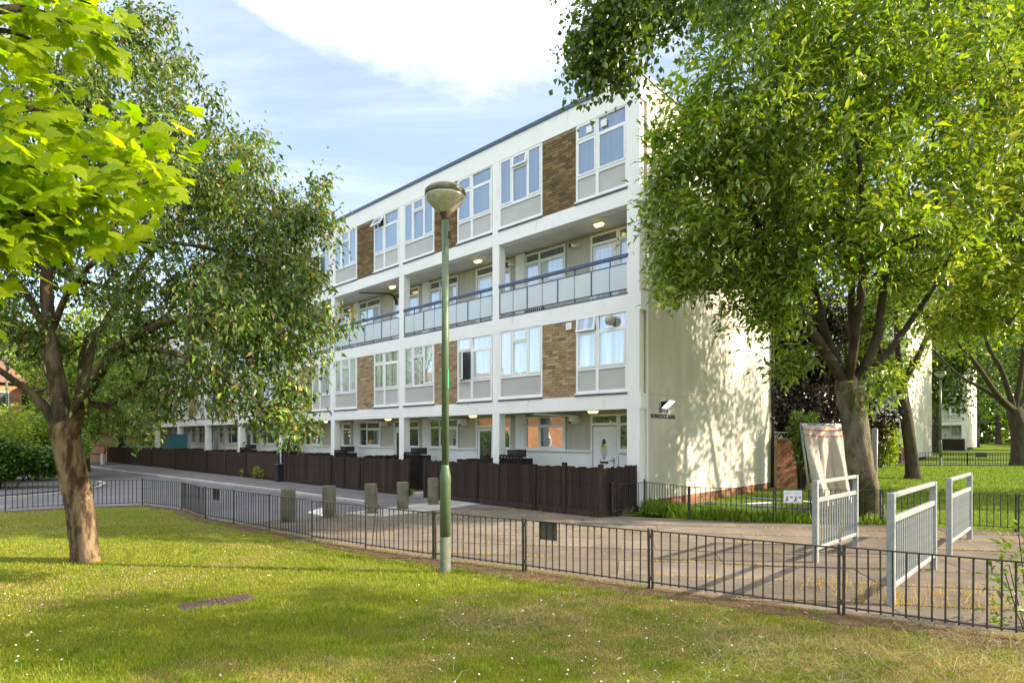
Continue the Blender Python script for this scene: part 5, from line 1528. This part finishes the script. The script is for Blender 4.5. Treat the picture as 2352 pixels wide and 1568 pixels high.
# far wood that closes the horizon
rg = np.random.default_rng(77)
n = 60000
th = rg.uniform(R(-35), R(215), n); rad = rg.uniform(105, 150, n)
P_ = np.stack([rad*np.cos(th), rad*np.sin(th), 17*rg.random(n)**.8*(.72+.28*np.sin(th*23)+.12*np.sin(th*61))], 1)
me = leaves_mesh('far_wood', rg, P_, rg.normal(0,1,(n,3)), rg.uniform(1.2,2.4,n), rg.uniform(1.0,1.8,n), pick_cols(rg, n, GREEN_D), M['leaf'])
tag(put('far_wood', me), kind='stuff')

# ------------------------------------------------------------------ maple in the top left corner: big leaves, each its own piece
mp_ = thing('maple_tree', 'sunlit yellow green maple boughs reaching in at the top left corner', 'tree', (-6.4,.9,0))
bm = np.array([-6.4,.9,0])
q = MB(); q.tube([(0,0,-.1),(.05,.05,.25),(.1,.1,1.5),(.3,.2,3.0),(.3,.3,6)], [.30,.22,.2,.18,.13], 14); q.build('trunk', M['bark_grey'], mp_)
rgm = np.random.default_rng(91)
half = [(0,0),(.10,-.06),(.30,-.10),(.42,-.02),(.36,.06),(.56,.10),(.74,.26),(.58,.28),(.66,.42),(.60,.58),(.44,.50),(.34,.44),(.33,.60),(.36,.74),(.22,.72),(.16,.84),(0,1.06)]
def maple_leaf(i):
    pts = [(x,y) for x,y in half] + [(-x,y) for x,y in half[-2:0:-1]]
    r_ = np.random.default_rng(i)
    c = (0,.22)
    k1, k2, k3 = r_.uniform(.10,.30), r_.uniform(-.15,.25), r_.uniform(-.2,.2)
    def zf(x, y): return -k1*(x*x+(y-.2)**2) + k2*abs(x)*.5 + k3*x*y + .03*math.sin(9*x+4*y)
    vs = [(c[0],c[1],zf(*c))] + [(x,y,zf(x,y)) for x,y in pts]
    n_ = len(pts)
    q = MB(); q.add(vs, [(0,1+j,1+(j+1)%n_) for j in range(n_)], True)
    q.add([(-.008,0,zf(0,0)),(.008,0,zf(0,0)),(.006,-.55,-.12),(-.006,-.55,-.12)], [(0,1,2,3)])
    return q.mesh('leaf', M['leaf_maple'])
LM = [maple_leaf(i) for i in range(8)]
boughs = [  # twig lines in photo units with their distance
    [(-420,90,2.2),(-150,50,2.5),(40,20,2.7),(150,50,2.8),(235,85,2.9)],
    [(-400,60,2.4),(-100,0,2.7),(80,-30,2.9),(210,10,3.0)],
    [(-420,150,2.2),(-150,110,2.5),(0,70,2.7),(110,110,2.8)],
    [(-400,320,2.3),(-120,280,2.5),(50,250,2.7),(120,255,2.8),(170,290,2.8)],
    [(-400,480,2.3),(-60,470,2.6),(120,470,2.7),(220,400,2.8),(300,345,2.85),(400,310,2.9)],
    [(-400,520,2.3),(-40,490,2.5),(120,480,2.6),(250,440,2.7),(370,410,2.8)],
    [(-400,600,2.3),(-100,540,2.5),(60,490,2.6),(150,500,2.7),(205,540,2.7)],
    [(-400,420,2.2),(-120,390,2.35),(30,370,2.4),(110,400,2.5)],
    [(-400,640,2.3),(-160,560,2.5),(-20,470,2.6),(40,400,2.7)],
    [(-400,620,2.2),(-160,560,2.4),(-40,520,2.5),(60,560,2.6)]]
pool = []
for bi, bg_ in enumerate(boughs):
    pts = [np.array(A3(*p)) for p in bg_]
    root = np.array([.3,.25,2.2+.45*bi*.6])+bm
    cm = catmull([root]+pts, 8)
    rs_ = np.linspace(.035, .004, len(cm))
    q = MB(); q.tube([p-bm for p in cm], list(rs_), 6, False)
    br = q.build('branch', M['bark_dark'], mp_)
    for j in range(9, len(cm)):
        d = cm[min(j+1,len(cm)-1)]-cm[j-1]; d /= np.linalg.norm(d)
        for s in range(5):
            off_ = rgm.normal(0,1,3)*np.array([.095,.11,.062])
            off_ += d*.02
            pool.append((br, cm[j]+off_, d, off_))
order = rgm.permutation(len(pool))
print('maple pool', len(pool))
rest = MB()
for c_, idx in enumerate(order):
    br, p, d, o_ = pool[idx]
    ln = rgm.uniform(.052,.09)
    axis = d*.5+o_/np.linalg.norm(o_)*.9+np.array([0,0,-.55])+rgm.normal(0,.3,3); axis /= np.linalg.norm(axis)
    nrm = np.array([.1,-.55,.75])+rgm.normal(0,.42,3); nrm -= axis*nrm.dot(axis); nrm /= np.linalg.norm(nrm)
    sx_ = np.cross(axis, nrm)
    mat = Matrix(((sx_[0],axis[0],nrm[0]),(sx_[1],axis[1],nrm[1]),(sx_[2],axis[2],nrm[2])))
    if c_ < 300:
        o = put('leaf', LM[c_%8], br, p-bm, mat.to_euler()); o.scale = (ln,)*3
    else:
        me = LM[c_%8]
        rest.add([tuple(mat @ (Vector(v_.co)*ln) + Vector(p-bm)) for v_ in me.vertices], [tuple(f.vertices) for f in me.polygons], True)
if rest.v: tag(rest.build('leaves', M['leaf_maple'], mp_), kind='stuff')

# ------------------------------------------------------------------ grass, daisies, weeds
def blades(name, rg, X, Y, Z, h, w, cols, lean=.5, mat='blade', top=True):
    n = len(X)
    a = rg.uniform(0,2*PI,n); lx, ly = np.cos(a), np.sin(a)
    b = rg.uniform(0,2*PI,n); sx_, sy_ = np.cos(b)*w/2, np.sin(b)*w/2
    k = lean*rg.random(n)*h
    base = np.stack([X,Y,Z],1)
    s = np.stack([sx_,sy_,np.zeros(n)],1)
    mid = base+np.stack([lx*k*.35,ly*k*.35,h*.6],1); tip = base+np.stack([lx*k,ly*k,h*np.sqrt(np.maximum(.05,1-(k/h)**2*.5))],1)
    V = np.stack([base-s,base+s,mid+s*.7,mid-s*.7,tip],1).reshape(-1,3)
    i = (np.arange(n)*5)[:,None]
    F = np.concatenate([i+[0,1,2],i+[0,2,3],i+[3,2,4]],1).reshape(-1,3)
    o = put(name, tri_mesh(name, V, F, M[mat], np.repeat(cols,5,axis=0)))
    o['kind'] = 'stuff'; return o
def vnoise(X, Y, sc, seed):
    r_ = np.random.default_rng(seed); G = r_.random((64,64))
    x, y = X*sc, Y*sc
    xi, yi = np.floor(x).astype(int), np.floor(y).astype(int); fx, fy = x-xi, y-yi
    fx, fy = fx*fx*(3-2*fx), fy*fy*(3-2*fy)
    g_ = lambda a,b: G[a%64,b%64]
    return (g_(xi,yi)*(1-fx)+g_(xi+1,yi)*fx)*(1-fy)+(g_(xi,yi+1)*(1-fx)+g_(xi+1,yi+1)*fx)*fy
rg = np.random.default_rng(5)
n = 620000
# nearer ground carries more blades
Y_ = 3.3/(1-rg.random(n)*(1-3.3/15.5)); X_ = rg.uniform(-1,1,n)*(Y_*.93+.6)
tl = inside(LAWN)
ok = tl(X_, Y_); X_, Y_ = X_[ok], Y_[ok]
dry = vnoise(X_,Y_,.55,1)*.5+vnoise(X_,Y_,1.6,2)*.35+vnoise(X_,Y_,5,3)*.25
dry += np.clip((X_-.2)*.07,0,.22)+np.clip((6.2-Y_)*.04,0,.1)*(X_>-1)
nearrail = inside([(p[0]+.0,p[1]) for p in RAIL]+[(RAIL[i][0]-.05-.25*0, RAIL[i][1]-.38) for i in range(len(RAIL)-1,-1,-1)])(X_,Y_)
keep = ~(nearrail & (rg.random(len(X_)) < .75))
mcx, mcy = -3.04, 6.09
keep &= ~((np.abs((X_-mcx)*.79+(Y_-mcy)*.61) < .36) & (np.abs((Y_-mcy)*.79-(X_-mcx)*.61) < .13))
X_, Y_, dry = X_[keep], Y_[keep], dry[keep]
n = len(X_)
isdry = rg.random(n) < np.clip((dry-.54)*3.4, .05, .80)
cg = pick_cols(rg, n, [(.21,.28,.016,4),(.27,.32,.022,4),(.14,.215,.014,2),(.34,.34,.05,1.8)], .22)
cd = pick_cols(rg, n, [(.46,.36,.16,3),(.36,.27,.11,2),(.56,.47,.26,1)], .22)
cols = np.where(isdry[:,None], cd, cg)
tall = vnoise(X_,Y_,2.6,8)
h = rg.uniform(.016,.040,n)*(.45+.9*tall+.5*vnoise(X_,Y_,7.3,9))*np.where(isdry,.75,1)
blades('grass', rg, X_, Y_, np.zeros(n)-.003, h, rg.uniform(.0025,.005,n)*np.clip(Y_/5.5,.8,2.0), cols, np.where(isdry,1.5,.8))
# dry cut hay lying about at bottom right
m = 15000
hx = rg.uniform(-.5,5,m); hy = rg.uniform(3.2,6.2,m); ok = tl(hx,hy) & (rg.random(m) < np.clip(vnoise(hx,hy,1.1,12)*1.9-.65,0,1)); hx, hy = hx[ok], hy[ok]; m = len(hx)
blades('hay', rg, hx, hy, rg.uniform(.005,.03,m), rg.uniform(.03,.09,m), rg.uniform(.003,.005,m), pick_cols(rg, m, [(.42,.36,.20,2),(.30,.25,.12,2),(.34,.36,.20,1)], .2), 6.0)
# daisies
m = 950
dx_ = rg.uniform(-7,4,m); dy_ = 3.4/(1-rg.random(m)*(1-3.4/10.5)); ok = tl(dx_,dy_) & (rg.random(m) < np.clip(vnoise(dx_,dy_,.7,14)*2.2-.7,.05,1)); dx_, dy_ = dx_[ok], dy_[ok]
V, F = [], []
for x, y in zip(dx_, dy_):
    z = rg.uniform(.03,.055); r_ = rg.uniform(.005,.0085); o = len(V); tx, ty = rg.normal(0,.3,2)
    V.append((x,y,z+.003))
    for k in range(8): a = 2*PI*k/8; V.append((x+r_*math.cos(a), y+r_*math.sin(a), z+r_*(tx*math.cos(a)+ty*math.sin(a))))
    F += [(o,o+1+k,o+1+(k+1)%8) for k in range(8)]
o = put('daisies', tri_mesh('daisies', V, F, M['petal'])); o['kind'] = 'stuff'
# rank tufts and fallen leaves on the lawn
k_ = 210; cx_ = rg.uniform(-6,4.2,k_); cy2 = 3.5/(1-rg.random(k_)*(1-3.5/9.5)); ok = tl(cx_,cy2); cx_, cy2 = cx_[ok], cy2[ok]
i_ = np.repeat(np.arange(len(cx_)), 60); m = len(i_)
X_ = cx_[i_]+rg.normal(0,.045,m); Y_ = cy2[i_]+rg.normal(0,.045,m); ok = tl(X_,Y_); X_, Y_ = X_[ok], Y_[ok]; m = len(X_)
blades('grass_tufts', rg, X_, Y_, np.full(m,-.003), rg.uniform(.03,.085,m), rg.uniform(.003,.006,m), pick_cols(rg, m, [(.15,.25,.016,3),(.20,.30,.02,2),(.30,.30,.06,.6)], .2), 1.0)
m = 420; X_ = rg.uniform(-6.5,4,m); Y_ = 3.4/(1-rg.random(m)*(1-3.4/10)); ok = tl(X_,Y_); X_, Y_ = X_[ok], Y_[ok]; m = len(X_)
ax_ = rg.normal(0,1,(m,3)); ax_[:,2] = rg.normal(.1,.25,m)
ln = rg.uniform(.02,.055,m)
o = put('fallen_leaves', leaves_mesh('fallen_leaves', rg, np.stack([X_,Y_,np.full(m,.03)],1), ax_, ln, ln*.55, pick_cols(rg, m, [(.34,.24,.10,3),(.22,.13,.06,2),(.40,.36,.20,1.5)], .25), M['blade'])); o['kind'] = 'stuff'
# back lawn grass
n = 150000
X_ = rg.uniform(2.6,32,n); Y_ = 10+24*rg.random(n)**1.6
ok = tb(X_,Y_); X_,Y_ = X_[ok],Y_[ok]; n = len(X_)
Z_ = np.clip((Y_-14.5)*.0128,0,1.4)*np.clip((X_-4)/6,0,1)-.015
blades('back_grass', rg, X_, Y_, Z_, rg.uniform(.03,.09,n), rg.uniform(.006,.012,n)*np.clip(Y_/12,1,2.4), pick_cols(rg, n, [(.12,.21,.014,4),(.16,.25,.018,3),(.08,.15,.012,2),(.25,.27,.05,1)], .2), .9)
# long grass and weeds at the foot of the end wall, just inside the second railing
n = 15000
s = rg.random(n); i_ = rg.integers(1,4,n)
A_ = np.array(RAIL2); pA_ = A_[i_]+(A_[i_+1]-A_[i_])*s[:,None]
X_ = pA_[:,0]+rg.normal(0,.12,n)+.18*rg.random(n); Y_ = pA_[:,1]+np.abs(rg.normal(0,.42,n))-.12
wgt_ = rg.random(n) < np.where(i_==1,.9,np.where(i_==2,1,.55)); X_,Y_ = X_[wgt_],Y_[wgt_]; n = len(X_)
blades('long_grass', rg, X_, Y_, np.full(n,-.02), rg.uniform(.05,.30,n)*(.35+1.1*vnoise(X_,Y_,2.2,31)), rg.uniform(.010,.024,n), pick_cols(rg, n, [(.16,.28,.018,4),(.22,.33,.025,3),(.10,.19,.014,2),(.40,.36,.12,.8)], .2), 1.1)
# dry weeds in the joints of the paving
X_, Y_ = [], []
for a, b in JOINTS:
    L = math.dist(a,b); k = int(L*170)
    s = rg.random(k); X_.append(a[0]+(b[0]-a[0])*s); Y_.append(a[1]+(b[1]-a[1])*s)
X_, Y_ = np.concatenate(X_), np.concatenate(Y_)
pick = rg.random(len(X_)) < np.clip(vnoise(X_,Y_,.9,21)*1.9-.48+np.clip((X_-1)*.05,-.25,.3),.03,1)
X_, Y_ = X_[pick]+rg.normal(0,.022,pick.sum()), Y_[pick]+rg.normal(0,.022,pick.sum()); n = len(X_)
ok = inside(pathpoly)(X_,Y_); X_, Y_ = X_[ok], Y_[ok]; n = len(X_)
blades('joint_weeds', rg, X_, Y_, np.full(n,-.015), rg.uniform(.02,.075,n), rg.uniform(.004,.009,n), pick_cols(rg, n, [(.56,.40,.09,4),(.44,.28,.06,3),(.22,.27,.03,1.2)], .2), 1.8)
# taller dry stalks round the middle barrier and at the right
m = 420
ctr = np.array([gp(2080,1385), gp(1990,1370), gp(2200,1370), gp(2290,1400), gp(1900,1350)])[rg.integers(0,5,m)]
X_ = ctr[:,0]+rg.normal(0,.22,m); Y_ = ctr[:,1]+rg.normal(0,.14,m)
ok = inside(pathpoly)(X_,Y_); X_, Y_ = X_[ok], Y_[ok]; m = len(X_)
blades('dry_stalks', rg, X_, Y_, np.full(m,-.01), rg.uniform(.05,.26,m), rg.uniform(.004,.009,m), pick_cols(rg, m, [(.46,.34,.10,4),(.36,.25,.07,2),(.20,.24,.04,1)], .2), 1.4)
print('objects', len(bpy.data.objects), 'tris', sum(len(o.data.loops)-2*len(o.data.polygons) for o in bpy.data.objects if o.type == 'MESH'))
